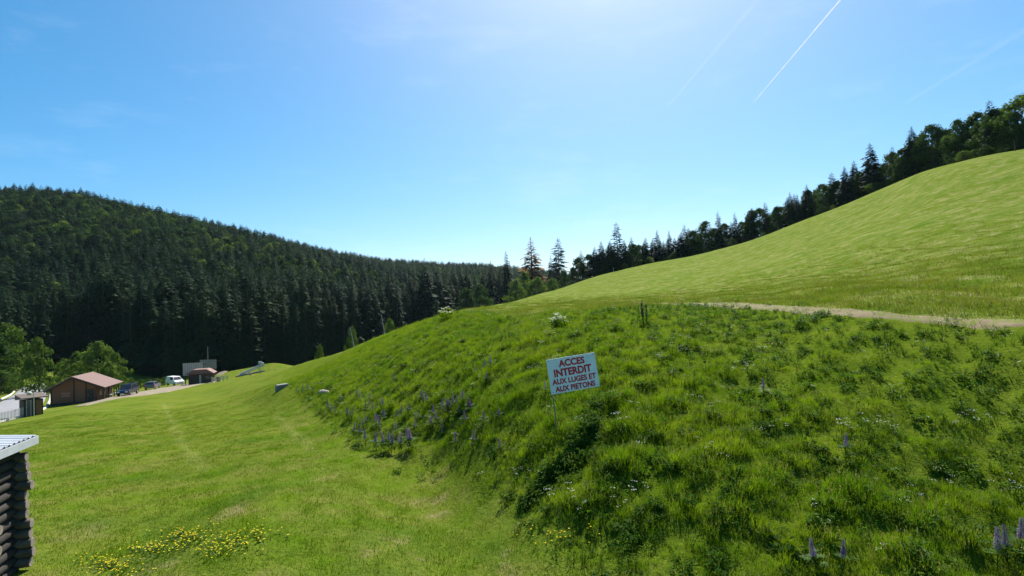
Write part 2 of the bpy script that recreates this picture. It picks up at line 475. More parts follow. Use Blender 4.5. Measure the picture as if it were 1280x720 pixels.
def ground_material():
    mt, nt, out = mat_new('grassy_ground')
    geo = N(nt, 'ShaderNodeNewGeometry')
    pos = geo.outputs['Position']
    att = N(nt, 'ShaderNodeVertexColor', layer_name='zone')       # r rough bank, g hill meadow, b forest floor
    sep = N(nt, 'ShaderNodeSeparateColor')
    nt.links.new(att.outputs[0], sep.inputs[0])
    att2 = N(nt, 'ShaderNodeVertexColor', layer_name='wear')      # r wheel marks, g dry grass
    sep2 = N(nt, 'ShaderNodeSeparateColor')
    nt.links.new(att2.outputs[0], sep2.inputs[0])
    big = noise(nt, pos, 0.09, 4, 0.6)
    mid = noise(nt, pos, 0.7, 5, 0.65)
    fine = noise(nt, pos, 9.0, 4, 0.75)
    strand = N(nt, 'ShaderNodeMapping'); strand.inputs['Scale'].default_value = (0.22, 1.0, 1.0)
    strand.inputs['Rotation'].default_value = (0, 0, rad(-38))
    nt.links.new(pos, strand.inputs[0])
    st = noise(nt, strand.outputs[0], 0.35, 7, 0.75)
    lawn = mixc(nt, rng_map(nt, big, 0.35, 0.65), (0.068, 0.132, 0.006), (0.115, 0.165, 0.012))
    lawn = mixc(nt, rng_map(nt, mid, 0.35, 0.7), lawn, (0.150, 0.155, 0.035))
    clov = noise(nt, pos, 0.33, 6, 0.7)
    lawn = mixc(nt, rng_map(nt, clov, 0.52, 0.66, 0, .75), lawn, (0.055, 0.105, 0.014))
    lawn = mixc(nt, rng_map(nt, clov, 0.46, 0.34, 0, .6), lawn, (0.165, 0.160, 0.045))
    bare = N(nt, 'ShaderNodeMath', operation='MULTIPLY')
    nt.links.new(rng_map(nt, mid, 0.58, 0.70), bare.inputs[0]); nt.links.new(sep2.outputs[1], bare.inputs[1])
    lawn = mixc(nt, bare.outputs[0], lawn, (0.24, 0.20, 0.10))
    lawn = mixc(nt, sep2.outputs[0], lawn, (0.24, 0.25, 0.085))
    rough = mixc(nt, rng_map(nt, mid, 0.3, 0.7), (0.070, 0.115, 0.008), (0.120, 0.155, 0.016))
    mead = mixc(nt, rng_map(nt, st, 0.36, 0.64), (0.070, 0.130, 0.008), (0.180, 0.205, 0.046))
    mead = mixc(nt, rng_map(nt, big, 0.45, 0.7), mead, (0.110, 0.150, 0.016))
    mead = mixc(nt, rng_map(nt, fine, 0.55, 0.8, 0, 0.6), mead, (0.26, 0.255, 0.12))
    mot = noise(nt, pos, 0.55, 9, 0.80)
    mead = mixc(nt, rng_map(nt, mot, 0.50, 0.62, 0, .85), mead, (0.26, 0.25, 0.105))
    mead = mixc(nt, rng_map(nt, mot, 0.47, 0.32, 0, .7), mead, (0.055, 0.105, 0.010))
    c = mixc(nt, sep.outputs[0], lawn, rough)
    c = mixc(nt, sep.outputs[1], c, mead)
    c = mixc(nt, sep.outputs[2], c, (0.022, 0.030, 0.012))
    c = mixc(nt, rng_map(nt, fine, 0.25, 0.6, 0.45, 0), c, (0.035, 0.065, 0.006))
    pb = N(nt, 'ShaderNodeBsdfPrincipled', inp={'Roughness': 0.9, 'Specular IOR Level': 0.0})
    bp = N(nt, 'ShaderNodeBump', inp={'Strength': 0.7, 'Distance': 0.12})
    nt.links.new(fine, bp.inputs['Height'])
    nt.links.new(c, pb.inputs['Base Color']); nt.links.new(bp.outputs[0], pb.inputs['Normal'])
    nt.links.new(pb.outputs[0], out.inputs[0])
    return mt
M['ground'] = ground_material()

# ------------------------------------------------------------------ ground
def seg_dist(x, y, line):
    best = np.full(len(x), 1e9)
    for (ax, ay), (bx, by) in zip(line[:-1], line[1:]):
        dx, dy = bx - ax, by - ay
        t = np.clip(((x - ax) * dx + (y - ay) * dy) / (dx * dx + dy * dy + 1e-9), 0, 1)
        best = np.minimum(best, np.hypot(x - ax - t * dx, y - ay - t * dy))
    return best

FRONT = [(-350, 150), (-100, 148), (60, 168), (130, 172), (200, 160), (250, 158), (300, 165), (390, 185), (450, 200), (500, 225), (530, 250), (570, 280), (600, 300), (650, 330), (700, 340)]
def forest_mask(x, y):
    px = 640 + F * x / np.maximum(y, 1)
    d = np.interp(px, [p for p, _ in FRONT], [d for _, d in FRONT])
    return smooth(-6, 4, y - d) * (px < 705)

def build_ground():
    azs = np.r_[np.radians(np.arange(-180, -52, 2.0)), np.radians(np.arange(-52, 52, 0.2)), np.radians(np.arange(52, 180, 2.0))]
    rs = np.r_[2.0 * 1.022 ** np.arange(0, 150), ]
    rs = np.r_[rs, rs[-1] * 1.028 ** np.arange(1, 128), 2600, 5200]
    na, nr_ = len(azs), len(rs)
    A, R = np.meshgrid(azs, rs)
    X, Y = (R * np.sin(A)).ravel(), (R * np.cos(A)).ravel()
    Z = ground_z(X, Y)
    V = np.c_[X, Y, Z]
    V = np.r_[V, [[0, 0, gz(0.01, 0.01)]]]
    i = np.arange(nr_ - 1)[:, None] * na
    j = np.arange(na)[None, :]
    j2 = (j + 1) % na
    Q = np.stack([i + j, i + na + j, i + na + j2, i + j2], -1).reshape(-1, 4)
    Fc = [tuple(q[::-1]) for q in Q] + [(len(V) - 1, int((k + 1) % na), int(k))[::-1] for k in range(na)]
    o = link_mesh('ground', V, Fc, M['ground'], None, True)
    tag(o, kind='structure')
    X, Y = V[:, 0], V[:, 1]
    c = np.ones((len(V), 4), np.float32)
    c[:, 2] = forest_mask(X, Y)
    c[:, 0] = rough_mask(X, Y) * (Y > 0)
    c[:, 1] = meadow_mask(X, Y) * (np.arctan2(X, Y) > -0.36) * (Y > 0)
    a = o.data.color_attributes.new('zone', 'FLOAT_COLOR', 'POINT')
    a.data.foreach_set('color', c.ravel())
    w = np.zeros((len(V), 4), np.float32)
    near = np.hypot(X, Y) < 130
    for line in ([(205, 505), (214, 525), (225, 550), (240, 570), (255, 590)], [(345, 520), (372, 545), (392, 562)]):
        L = [tuple(G0(*p)) for p in line]
        dd = seg_dist(X, Y, L)
        w[:, 0] = np.maximum(w[:, 0], np.where(near, 1 - smooth(0.05, 0.35, dd), 0) * 0.25)
    g = G0(470, 650)
    w[:, 1] = np.clip(1.2 - np.hypot(X - g[0], (Y - g[1])) / 7.0, 0, 1)
    w[:, 3] = 1
    a = o.data.color_attributes.new('wear', 'FLOAT_COLOR', 'POINT')
    a.data.foreach_set('color', w.ravel())
    return o
ground = build_ground()

def ribbon(name, line, widths, mt, lift=0.05, step=0.5, ragged=0.15, seed=1, cross=5):
    """a strip laid over the ground along a line of (x, y)"""
    r_ = np.random.default_rng(seed)
    pts, ws = [], []
    for k in range(len(line) - 1):
        a, b = np.array(line[k]), np.array(line[k + 1])
        n = max(1, int(np.linalg.norm(b - a) / step))
        for t in range(n):
            pts.append(a + (b - a) * t / n); ws.append(widths[k] + (widths[k + 1] - widths[k]) * t / n)
    pts.append(np.array(line[-1])); ws.append(widths[-1])
    pts = np.array(pts); ws = np.array(ws)
    for _ in range(6):
        pts[1:-1] = (pts[:-2] + 2 * pts[1:-1] + pts[2:]) / 4
    tg = np.gradient(pts, axis=0); tg /= np.linalg.norm(tg, axis=1)[:, None] + 1e-9
    nm = np.c_[-tg[:, 1], tg[:, 0]]
    wl = ws / 2 * (1 + ragged * r_.standard_normal(len(ws))); wr = ws / 2 * (1 + ragged * r_.standard_normal(len(ws)))
    V = []
    for k in range(cross):
        u = -1 + 2 * k / (cross - 1)
        off = np.where(u < 0, u * wl, u * wr)
        V.append(pts + nm * off[:, None])
    V = np.stack(V, 1).reshape(-1, 2)
    edge = np.tile(np.r_[-1.2, np.ones(cross - 2), -1.2], len(pts))
    Z = ground_z(V[:, 0], V[:, 1]) + lift * edge
    V = np.c_[V, Z]
    n = len(pts)
    Fc = []
    for i in range(n - 1):
        for k in range(cross - 1):
            q = i * cross + k
            Fc.append((q, q + cross, q + cross + 1, q + 1))
    o = link_mesh(name, V, Fc, mt, None, True)
    nrm = o.data.polygons[len(Fc) // 2].normal
    if nrm.z < 0: o.data.flip_normals()
    return tag(o, kind='structure')

TRACK_LINE = [G0(*p) for p in ((1560, 432), (1400, 418), (1280, 406), (1190, 400), (1100, 395.5), (1030, 389), (960, 384.5), (900, 381), (850, 379.2), (790, 378.3))]
ribbon('dirt_track', TRACK_LINE, [0.95, 0.95, 0.95, 0.95, 1.05, 1.3, 1.6, 1.7, 1.5, 1.0], M['dirt'], 0.03, 0.35, 0.10, 3, 7)
YARD = [G0(*p) for p in ((100, 508), (130, 500), (165, 494.5), (200, 488.5), (228, 482.5), (252, 477.5))]
ribbon('gravel_yard', YARD, [2, 6, 9, 9, 10, 5], M['gravel'], 0.07, 1.0, 0.06, 5, 9)
PATH2 = [G0(*p) for p in ((262, 479), (284, 472.5), (310, 468.5), (335, 464.5), (362, 457.5), (392, 449.5))]
ribbon('gravel_path', PATH2, [2.0, 2.2, 2.2, 2.2, 2.2, 2.0], M['gravel'], 0.07, 1.0, 0.06, 6, 5)
ROAD = [((p_ - 640) / F * d_, d_) for p_, d_ in ((-150, 58), (-40, 70), (8, 82), (26, 98), (36, 118), (40, 142))]
ROADW = [9, 9, 8, 7, 6, 6]
ribbon('road', ROAD, ROADW, M['asphalt'], 0.10, 1.5, 0.0, 7, 9)
_rp = np.array(ROAD, float)
_tg = np.gradient(_rp, axis=0); _tg /= np.linalg.norm(_tg, axis=1)[:, None]
_nm = np.c_[-_tg[:, 1], _tg[:, 0]]
for s in (-1, 1):
    kl = [tuple(p + n * (s * (w / 2 + 0.2))) for p, n, w in zip(_rp, _nm, ROADW)]
    ribbon('kerb', kl, [0.6] * 6, M['kerbstone'], 0.22, 1.5, 0.0, 8, 4)

# ------------------------------------------------------------------ trees
def rot_about(v, ang):
    c, s_ = math.cos(ang), math.sin(ang)
    return Vector((v.x * c - v.y * s_, v.x * s_ + v.y * c, v.z))

def spruce_crown(seed, H=24.0, R=3.6, z0=0.06, lv=46, nb=8, gaps=0.06, droop=0.28, power=0.85, thin=1.0, top_wild=0.0):
    r_ = random.Random(seed)
    mb = MB()
    for i in range(lv):
        t = i / (lv - 1)
        z = H * (z0 + (1 - z0) * t ** 0.95)
        L0 = R * (1 - t) ** power + 0.18
        if t < 0.12: L0 *= 0.75 + 2 * t
        n = max(4, int(nb * (1 - 0.4 * t)))
        ph = r_.uniform(0, 6.28)
        lvl = r_.uniform(0.78, 1.18)
        for k in range(n):
            if r_.random() < gaps: continue
            a = ph + 2 * math.pi * k / n + r_.uniform(-0.3, 0.3)
            L = L0 * lvl * r_.uniform(0.65, 1.2)
            if r_.random() < 0.05: L *= 1.3
            dr = droop * r_.uniform(0.5, 1.4) * (1.1 - 0.9 * t)
            up = 0.25 + 0.5 * t
            d = Vector((math.cos(a), math.sin(a), 0)); sd = Vector((-d.y, d.x, 0))
            zz = z + r_.uniform(-0.25, 0.25)
            def pt(u): return d * (L * u) + Vector((0, 0, zz + L * (up * u * (1 - u) * 0.8 - dr * u * u)))
            m_ = 3 if L > 1.2 else 2
            for q in range(m_):
                u0 = 0.12 + 0.8 * q / m_; u1 = min(1.0, u0 + 0.8 / m_ + 0.18)
                w = L * thin * r_.uniform(0.16, 0.30) * (1.15 - 0.7 * u0)
                hang = Vector((0, 0, -w * r_.uniform(0.25, 0.75)))
                a0, a1 = pt(u0), pt(u1)
                md = (a0 + a1) * 0.5
                mb.add([a0, md + sd * w + hang + d * w * 0.35, a1, md - sd * w + hang + d * w * 0.35], [(0, 1, 2), (0, 2, 3)])
    mb.add([(0.1, 0, H * 0.955), (-0.06, 0.09, H * 0.955), (-0.06, -0.09, H * 0.955), (0, 0, H * 1.012)], [(0, 1, 3), (1, 2, 3), (2, 0, 3)])
    return mb

def trunk_mb(H, r0, lean=0.0, n=7, top=0.97):
    mb = MB()
    mb.tube((0, 0, -0.8), (0, 0, 0.5), r0 * 1.35, r0, n)
    mb.tube((0, 0, 0.5), (lean * H * 0.3, 0, H * 0.55), r0, r0 * 0.6, n)
    mb.tube((lean * H * 0.3, 0, H * 0.55), (0, 0, H * top), r0 * 0.6, 0.03, n)
    return mb

def leaf_crown(seed, H=14.0, R=5.0, z0=0.18, clumps=80, per=42, leaf=0.30, ragged=0.3, cr=1.15):
    r_ = random.Random(seed)
    mb = MB()
    cs = []
    for _ in range(clumps):
        t = r_.random() ** 0.85
        z = H * (z0 + (1 - z0) * t * 0.97)
        prof = math.sin(math.pi * min(1, (0.16 + 0.84 * t) ** 0.85)) ** 0.7
        a = r_.uniform(0, 6.28)
        rr = R * prof * (0.35 + 0.65 * r_.random() ** 0.45) * r_.uniform(1 - ragged, 1 + ragged * 0.5)
        cs.append((rr * math.cos(a), rr * math.sin(a), z, cr * r_.uniform(0.6, 1.3)))
    for x, y, z, c in cs:
        for _ in range(per):
            d = Vector((r_.gauss(0, 1), r_.gauss(0, 1), r_.gauss(0, 0.75))); d.normalize()
            p = Vector((x, y, z)) + d * c * r_.uniform(0.35, 1.05)
            n = (d + Vector((r_.gauss(0, .6), r_.gauss(0, .6), r_.gauss(0.4, .6)))).normalized()
            u = n.orthogonal().normalized(); w = n.cross(u)
            ang = r_.uniform(0, 6.28); u2 = u * math.cos(ang) + w * math.sin(ang); w2 = n.cross(u2)
            s_ = leaf * r_.uniform(0.6, 1.3)
            mb.add([p - u2 * s_, p + w2 * s_ * 0.6, p + u2 * s_, p - w2 * s_ * 0.6], [(0, 1, 2, 3)])
    return mb, cs

def leaf_trunk(seed, H, r0, cs):
    r_ = random.Random(seed)
    mb = MB()
    mb.tube((0, 0, -0.6), (0.1, 0, H * 0.35), r0 * 1.2, r0 * 0.85)
    mb.tube((0.1, 0, H * 0.35), (0, 0.1, H * 0.85), r0 * 0.85, r0 * 0.15)
    for c in r_.sample(cs, min(14, len(cs))):
        zb = min(c[2] * 0.7, H * 0.7)
        mb.tube((0.08, 0.03, zb), (c[0] * 0.85, c[1] * 0.85, c[2]), r0 * 0.32, r0 * 0.06, 5)
    return mb

PROTO = {}
def proto(name, kindname, crown, trunk, cm, tm, H):
    root = thing(kindname, 'tree', 'tree')
    trunk.build('trunk', tm, root)
    crown.build('crown', cm, root)
    PROTO[name] = (root, H)
    root['used'] = 0
for k, (R, lv, gp) in enumerate(((4.6, 46, .04), (3.9, 44, .07), (5.4, 48, .04), (4.2, 42, .12))):
    proto('spruce%d' % k, 'spruce_tree', spruce_crown(20 + k, 24, R, 0.03, lv, 10, gp, 0.28, 0.72, 1.15), trunk_mb(24, 0.32), M['spruce'], M['bark'], 24)
proto('fir0', 'fir_tree', spruce_crown(41, 24, 3.9, 0.10, 40, 10, 0.10, 0.14, 0.5, 1.1), trunk_mb(24, 0.30), M['spruce_grey'], M['bark'], 24)
proto('fir1', 'fir_tree', spruce_crown(42, 24, 4.6, 0.08, 34, 9, 0.16, 0.16, 0.6, 1.1), trunk_mb(24, 0.30), M['spruce_grey'], M['bark'], 24)
proto('brown0', 'dry_spruce_tree', spruce_crown(51, 24, 4.6, 0.06, 44, 11, 0.06, 0.30, 0.75, 0.9), trunk_mb(24, 0.34), M['brown_needles'], M['bark'], 24)
for k, (R, lf, cl) in enumerate(((5.4, .30, 115), (4.8, .32, 100), (6.4, .30, 130))):
    cmb, cs = leaf_crown(60 + k, 14, R, 0.03, cl, 44, lf)
    proto('beech%d' % k, 'broadleaf_tree', cmb, leaf_trunk(60 + k, 14, 0.28, cs), M['beech'], M['bark'], 14)
for k in range(2):
    cmb, cs = leaf_crown(70 + k, 10, 4.2, 0.08, 80, 48, .24, .4, 1.0)
    proto('bright%d' % k, 'broadleaf_tree', cmb, leaf_trunk(70 + k, 10, 0.16, cs), M['bright_leaf'], M['bark'], 10)

def place_tree(pname, x, y, H, label, group=None, wide=1.0, z=None, cat='tree', rz=None):
    root, H0 = PROTO[pname]
    if root['used'] == 0:
        o = root; o['label'] = label
    else:
        o = copy_tree(root, label)
    root['used'] = 1
    o['category'] = cat
    if group: o['group'] = group
    elif 'group' in o: del o['group']
    s_ = H / H0
    o.location = (x, y, (gz(x, y) if z is None else z) - 0.1)
    o.scale = (s_ * wide, s_ * wide, s_)
    o.rotation_euler = (0, 0, random.uniform(0, 6.28) if rz is None else rz)
    return o

def tree_at(pname, px, top, d, label, group=None, wide=1.0, cat='tree'):
    """stands on the ground at column px and distance d, reaching row top"""
    t = P(px, top, d)
    z = gz(t.x, t.y)
    return place_tree(pname, t.x, t.y, max(2.0, t.z - z), label, group, wide, z, cat)

# the line of trees along the top of the hill: (kind, column, top row, width, label)
HILL_TREES = [
    ('fir0', 726, 313, 0.9, 'thin airy fir at the low left end of the hill tree line'),
    ('spruce2', 743, 308, 1.0, None), ('spruce0', 751, 301, 1.15, None), ('spruce0', 735, 328, 1.1, None),
    ('fir1', 770, 277, 0.8, 'tall airy fir whose sparse tip stands above the lower tree line'),
    ('spruce2', 762, 300, 1.0, None), ('spruce0', 780, 299, 1.1, None), ('beech1', 791, 305, 1.0, None), ('spruce2', 805, 300, 1.0, None), ('spruce1', 798, 310, 1.3, None),
    ('spruce3', 821, 286, 0.85, None), ('spruce1', 836, 287, 0.8, None), ('spruce0', 829, 300, 1.0, None), ('fir1', 855, 280, 0.8, None), ('spruce2', 849, 292, 1.0, None), ('beech1', 866, 288, 0.9, None),
    ('beech0', 881, 277, 1.0, 'rounded pale green broadleaf tree amid the hill tree line'),
    ('spruce3', 897, 263, 0.75, None), ('spruce0', 906, 281, 1.1, None), ('beech2', 893, 285, 0.6, None), ('spruce3', 918, 265, 0.8, None), ('beech1', 927, 277, 0.9, None), ('spruce1', 939, 259, 0.9, None), ('spruce2', 933, 268, 0.8, None),
    ('fir1', 956, 252, 0.8, None), ('beech2', 965, 268, 0.7, None), ('beech1', 971, 258, 0.9, None), ('beech1', 951, 284, 1.1, None),
    ('spruce0', 987, 240, 0.9, None), ('spruce1', 996, 242, 0.9, None), ('spruce2', 1008, 230, 0.75, None), ('beech1', 1018, 243, 0.9, None), ('spruce0', 1003, 252, 1.1, None),
    ('fir1', 1039, 215, 0.9, None), ('beech0', 1031, 232, 0.75, None), ('spruce2', 1055, 207, 0.8, None), ('spruce2', 1067, 200, 0.8, None), ('beech2', 1047, 226, 0.6, None), ('beech1', 1074, 215, 0.7, None),
    ('spruce2', 1087, 178, 0.85, 'large dark pointed tree just left of the gap in the hill tree line'),
    ('fir0', 1115, 183, 0.8, 'slim see-through fir filling the gap in the hill tree line'),
    ('beech0', 1126, 187, 0.6, None), ('spruce2', 1139, 157, 0.8, None), ('beech2', 1146, 172, 0.55, None), ('beech2', 1163, 156, 0.62, None), ('fir1', 1173, 153, 0.7, None), ('beech1', 1183, 174, 0.75, None),
    ('beech0', 1196, 150, 0.7, None), ('beech1', 1206, 160, 0.75, None), ('beech2', 1221, 140, 0.6, None), ('fir1', 1236, 124, 0.8, None), ('beech2', 1243, 136, 0.6, None), ('fir1', 1256, 127, 0.85, None), ('beech0', 1268, 140, 0.75, None),
    ('bright0', 1283, 116, 1.0, 'sunlit yellow green tree at the right edge of the photo on the hill'),
    ('beech0', 1305, 110, 0.8, None), ('beech1', 1335, 100, 0.8, None), ('beech2', 1370, 85, 0.6, None),
]
KN = {'s': 'dark spruce', 'f': 'grey green fir', 'b': 'dark broadleaf tree'}
def crest_d(px):
    """distance of the ground's skyline at a column"""
    v = ray(px, 360)
    h = math.hypot(v.x, v.y)
    rs = np.exp(np.linspace(math.log(20), math.log(300), 260))
    t = base_z(v.x / h * rs, v.y / h * rs) / rs
    k = int(np.argmax(t))
    return rs[k] * v.y / h
for kd, px, top, wd, lb in HILL_TREES:
    d = crest_d(px) + random.uniform(2, 9)
    grp = None
    if lb is None:
        part = 'lower' if px < 870 else 'middle' if px < 1080 else 'upper right'
        lb = KN[kd[0]] + ' in the %s stretch of the tree line along the hill crest' % part
        grp = 'trees along the hill crest, ' + part + ' stretch'
    tree_at(kd, px, top, d, lb, grp, (wd * 1.4) if kd[0] != 'b' else max(0.95, wd * 1.2))
for px in range(735, 1330, 9):
    kd = random.choice(('spruce0', 'spruce2', 'beech1', 'beech2')) if px > 900 else random.choice(('spruce0', 'spruce2', 'spruce1', 'beech1'))
    tp = float(np.interp(px, [t[1] for t in HILL_TREES if t[4] is None or 1], [t[2] for t in HILL_TREES])) if False else None
    base = P(px, 300, 10); d = crest_d(px) + random.uniform(7, 16)
    x_ = base.x / base.y * d
    part = 'lower' if px < 870 else 'middle' if px < 1080 else 'upper right'
    place_tree(kd, x_, d, random.uniform(6.5, 10.5) * (1.0 if px > 870 else 1.15), KN[kd[0]] + ' in the %s stretch of the tree line along the hill crest' % part, 'trees along the hill crest, ' + part + ' stretch', 1.5 if kd[0] == 's' else 1.1)

for k in range(46):
    px = random.uniform(735, 1300)
    d = crest_d(px) + random.uniform(-1.5, 3)
    b = P(px, 300, d)
    place_tree(random.choice(('beech0', 'beech1', 'bright0', 'beech2')), b.x, d, random.uniform(1.0, 2.8), 'low scrub at the grassy foot of the tree line along the hill crest', 'low scrub along the hill crest', random.uniform(1.2, 2.0), None, 'bush')
# lone trees on the skyline and the bushes below them
tree_at('brown0', 663, 296, 330, 'brown half bare spruce standing alone above the skyline', None, 1.5)
tree_at('fir0', 697, 297, 320, 'slim dark fir standing alone right of the brown spruce', None, 1.25)
tree_at('spruce3', 688, 318, 322, 'shorter fir touching the left side of the slim lone fir', None, 1.1)
tree_at('spruce1', 632, 313, 300, 'narrow dark spruce left of the brown half bare spruce', None, 1.0)
for px, top, d, lb in ((655, 341, 285, 'light green bush at the foot of the brown spruce'), (672, 346, 285, 'light green bush between the brown spruce and the slim lone fir'),
                       (690, 347, 280, 'light green bush below the slim lone fir'), (644, 350, 270, 'small pale bush left of the brown spruce on the crest')):
    tree_at('bright%d' % (px % 2), px, top, d, lb, None, 0.9, 'bush')
for px, top, d in ((705, 338, 270), (716, 334, 262), (728, 330, 255), (722, 322, 262)):
    tree_at('beech1', px, top, d, 'dark broadleaf tree at the low end of the hill tree line', 'dark trees at the low end of the hill tree line', 0.9)

# front rows of the forest on the left, every tree its own
def front_d(px):
    return float(np.interp(px, [p for p, _ in FRONT], [d for _, d in FRONT]))
def forest_top(px):
    return float(np.interp(px, [-60, 60, 130, 200, 260, 330, 400, 470, 540, 585, 620, 650], [395, 395, 375, 372, 368, 358, 352, 348, 328, 320, 330, 345]))
cnt = 0
for row, (dd, step) in enumerate(((3, 15), (13, 15), (25, 15.5), (39, 16))):
    px = -40 + row * 5
    while px < 640:
        d = front_d(px) + dd + random.uniform(-3, 4)
        H = (random.uniform(19, 28) if row == 0 else random.uniform(22, 32)) * (0.86 if px < 110 else 1.0)
        X = (px - 640) / F * d
        kd = random.choice(('spruce0', 'spruce1', 'spruce2', 'spruce3', 'spruce0', 'spruce2'))
        if 60 < px < 160 and row == 0:
            px += 12; continue
        where = 'left' if px < 260 else 'middle' if px < 450 else 'right'
        place_tree(kd, X, d, H, 'tall dark spruce in the front rows of the forest, %s stretch' % where, 'spruces in the front rows of the forest, %s stretch' % where, random.uniform(0.85, 1.15))
        cnt += 1
        px += step * random.uniform(0.75, 1.3) * (160 / d) ** 0.6

for px, top, d, kd, lb in (
    (530, 322, 246, 'spruce2', 'broad dark spruce at the forest edge above the white flowered bush on the crest'),
    (546, 371, 228, 'spruce1', 'small young spruce at the forest edge beside the white flowered bush'),
    (583, 360, 262, 'beech1', 'low dark green broadleaf tree at the foot of the forest, left of two'),
    (600, 356, 272, 'beech0', 'low dark green broadleaf tree at the foot of the forest, right of two')):
    tree_at(kd, px, top, d, lb, None, 0.9)
for px, top, d, lb in ((440, 408, 150, 'pale leafy birch at the forest edge beside a leaning grey trunk'), (487, 398, 150, 'pale thin birch at the forest edge beside the second grey trunk'),
                   (400, 430, 150, 'small pale sapling at the dark forest edge')):
    tree_at('bright0', px, top, d, lb, None, 0.45)

# broadleaf trees around the chalet
for kd, px, top, d, wd, lb in (
    ('bright1', 48, 424, 108, 0.72, 'big leafy broadleaf tree between the car park road and the brown chalet'),
    ('bright0', 10, 405, 132, 0.8, 'tall broadleaf tree at the left edge above the car park road'),
    ('beech1', -12, 410, 125, 0.9, 'broadleaf tree cut by the left edge of the photo'),
    ('bright0', 122, 427, 116, 0.85, 'tallest bright green tree behind the brown chalet'),
    ('bright1', 96, 441, 118, 0.95, 'rounded bright green tree over the left part of the chalet roof'),
    ('bright1', 145, 442, 116, 0.85, 'bright green tree at the right end of the chalet'),
    ('bright0', 80, 448, 124, 0.8, 'leafy green bush between the chalet and the big broadleaf tree'),
    ('bright0', 136, 452, 112, 0.9, 'low bright bush behind the terrace of the chalet')):
    tree_at(kd, px, top, d, lb, None, wd)
for px, top, d in ((165, 474, 122), (176, 475, 124), (186, 473, 124), (196, 474, 126), (205, 472, 130)):
    tree_at('bright%d' % (px % 2), px, top, d, 'low green bush in the row behind the parked cars', 'low bushes behind the parked cars', 1.3, 'bush')
for px, top, d in ((8, 470, 130), (20, 474, 132), (0, 462, 122), (60, 470, 128)):
    tree_at('bright%d' % (px % 2), px, top, d, 'green shrub on the verge of the car park road', 'shrubs on the road verge', 1.2, 'bush')

# tall firs that stand out of the ridge
for px, top in ((8, 231), (17, 226), (25, 228), (41, 225), (76, 232), (83, 233), (101, 231)):
    tree_at('spruce2', px, top + 2, 478 + (px % 7), 'dark fir standing out above the ridge of the forested hill at the left', 'firs standing out of the ridge', 1.2)

# ------------------------------------------------------------------ scattered stuff (geometry nodes on one object)
def scatter(name, pts, rots, scl, idx, protos, label=None, cat=None):
    pc = bpy.data.collections.new(name + '_sources')
    for k, (mb, mts) in enumerate(protos):
        me = bpy.data.meshes.new('%s_source' % name)
        me.from_pydata(mb.V, [], mb.F)
        for mt in (mts if isinstance(mts, (list, tuple)) else [mts]): me.materials.append(mt)
        me.polygons.foreach_set('material_index', np.asarray(mb.M, np.int32))
        me.update()
        o = bpy.data.objects.new('%s_%02d' % (name, k), me)
        pc.objects.link(o)
    me = bpy.data.meshes.new(name)
    me.vertices.add(len(pts))
    me.vertices.foreach_set('co', np.asarray(pts, np.float32).ravel())
    for nm, ty, dat in (('rot', 'FLOAT_VECTOR', rots), ('scl', 'FLOAT_VECTOR', scl)):
        a = me.attributes.new(nm, ty, 'POINT'); a.data.foreach_set('vector', np.asarray(dat, np.float32).ravel())
    a = me.attributes.new('idx', 'INT', 'POINT'); a.data.foreach_set('value', np.asarray(idx, np.int32))
    o = bpy.data.objects.new(name, me)
    COL.objects.link(o)
    ng = bpy.data.node_groups.new(name, 'GeometryNodeTree')
    ng.interface.new_socket('Geometry', in_out='INPUT', socket_type='NodeSocketGeometry')
    ng.interface.new_socket('Geometry', in_out='OUTPUT', socket_type='NodeSocketGeometry')
    gi = ng.nodes.new('NodeGroupInput'); go = ng.nodes.new('NodeGroupOutput')
    ci = ng.nodes.new('GeometryNodeCollectionInfo')
    ci.inputs[0].default_value = pc
    ci.inputs[1].default_value = True
    ci.inputs[2].default_value = True
    ip = ng.nodes.new('GeometryNodeInstanceOnPoints')
    ip.inputs['Pick Instance'].default_value = True
    def na(nm, ty):
        n = ng.nodes.new('GeometryNodeInputNamedAttribute'); n.data_type = ty
        n.inputs[0].default_value = nm
        return n.outputs[0]
    ng.links.new(gi.outputs[0], ip.inputs['Points'])
    ng.links.new(ci.outputs[0], ip.inputs['Instance'])
    ng.links.new(na('idx', 'INT'), ip.inputs['Instance Index'])
    er = ng.nodes.new('FunctionNodeEulerToRotation')
    ng.links.new(na('rot', 'FLOAT_VECTOR'), er.inputs[0])
    ng.links.new(er.outputs[0], ip.inputs['Rotation'])
    ng.links.new(na('scl', 'FLOAT_VECTOR'), ip.inputs['Scale'])
    ng.links.new(ip.outputs[0], go.inputs[0])
    md = o.modifiers.new('scatter', 'NODES'); md.node_group = ng
    tag(o, label, cat, kind='stuff')
    return o

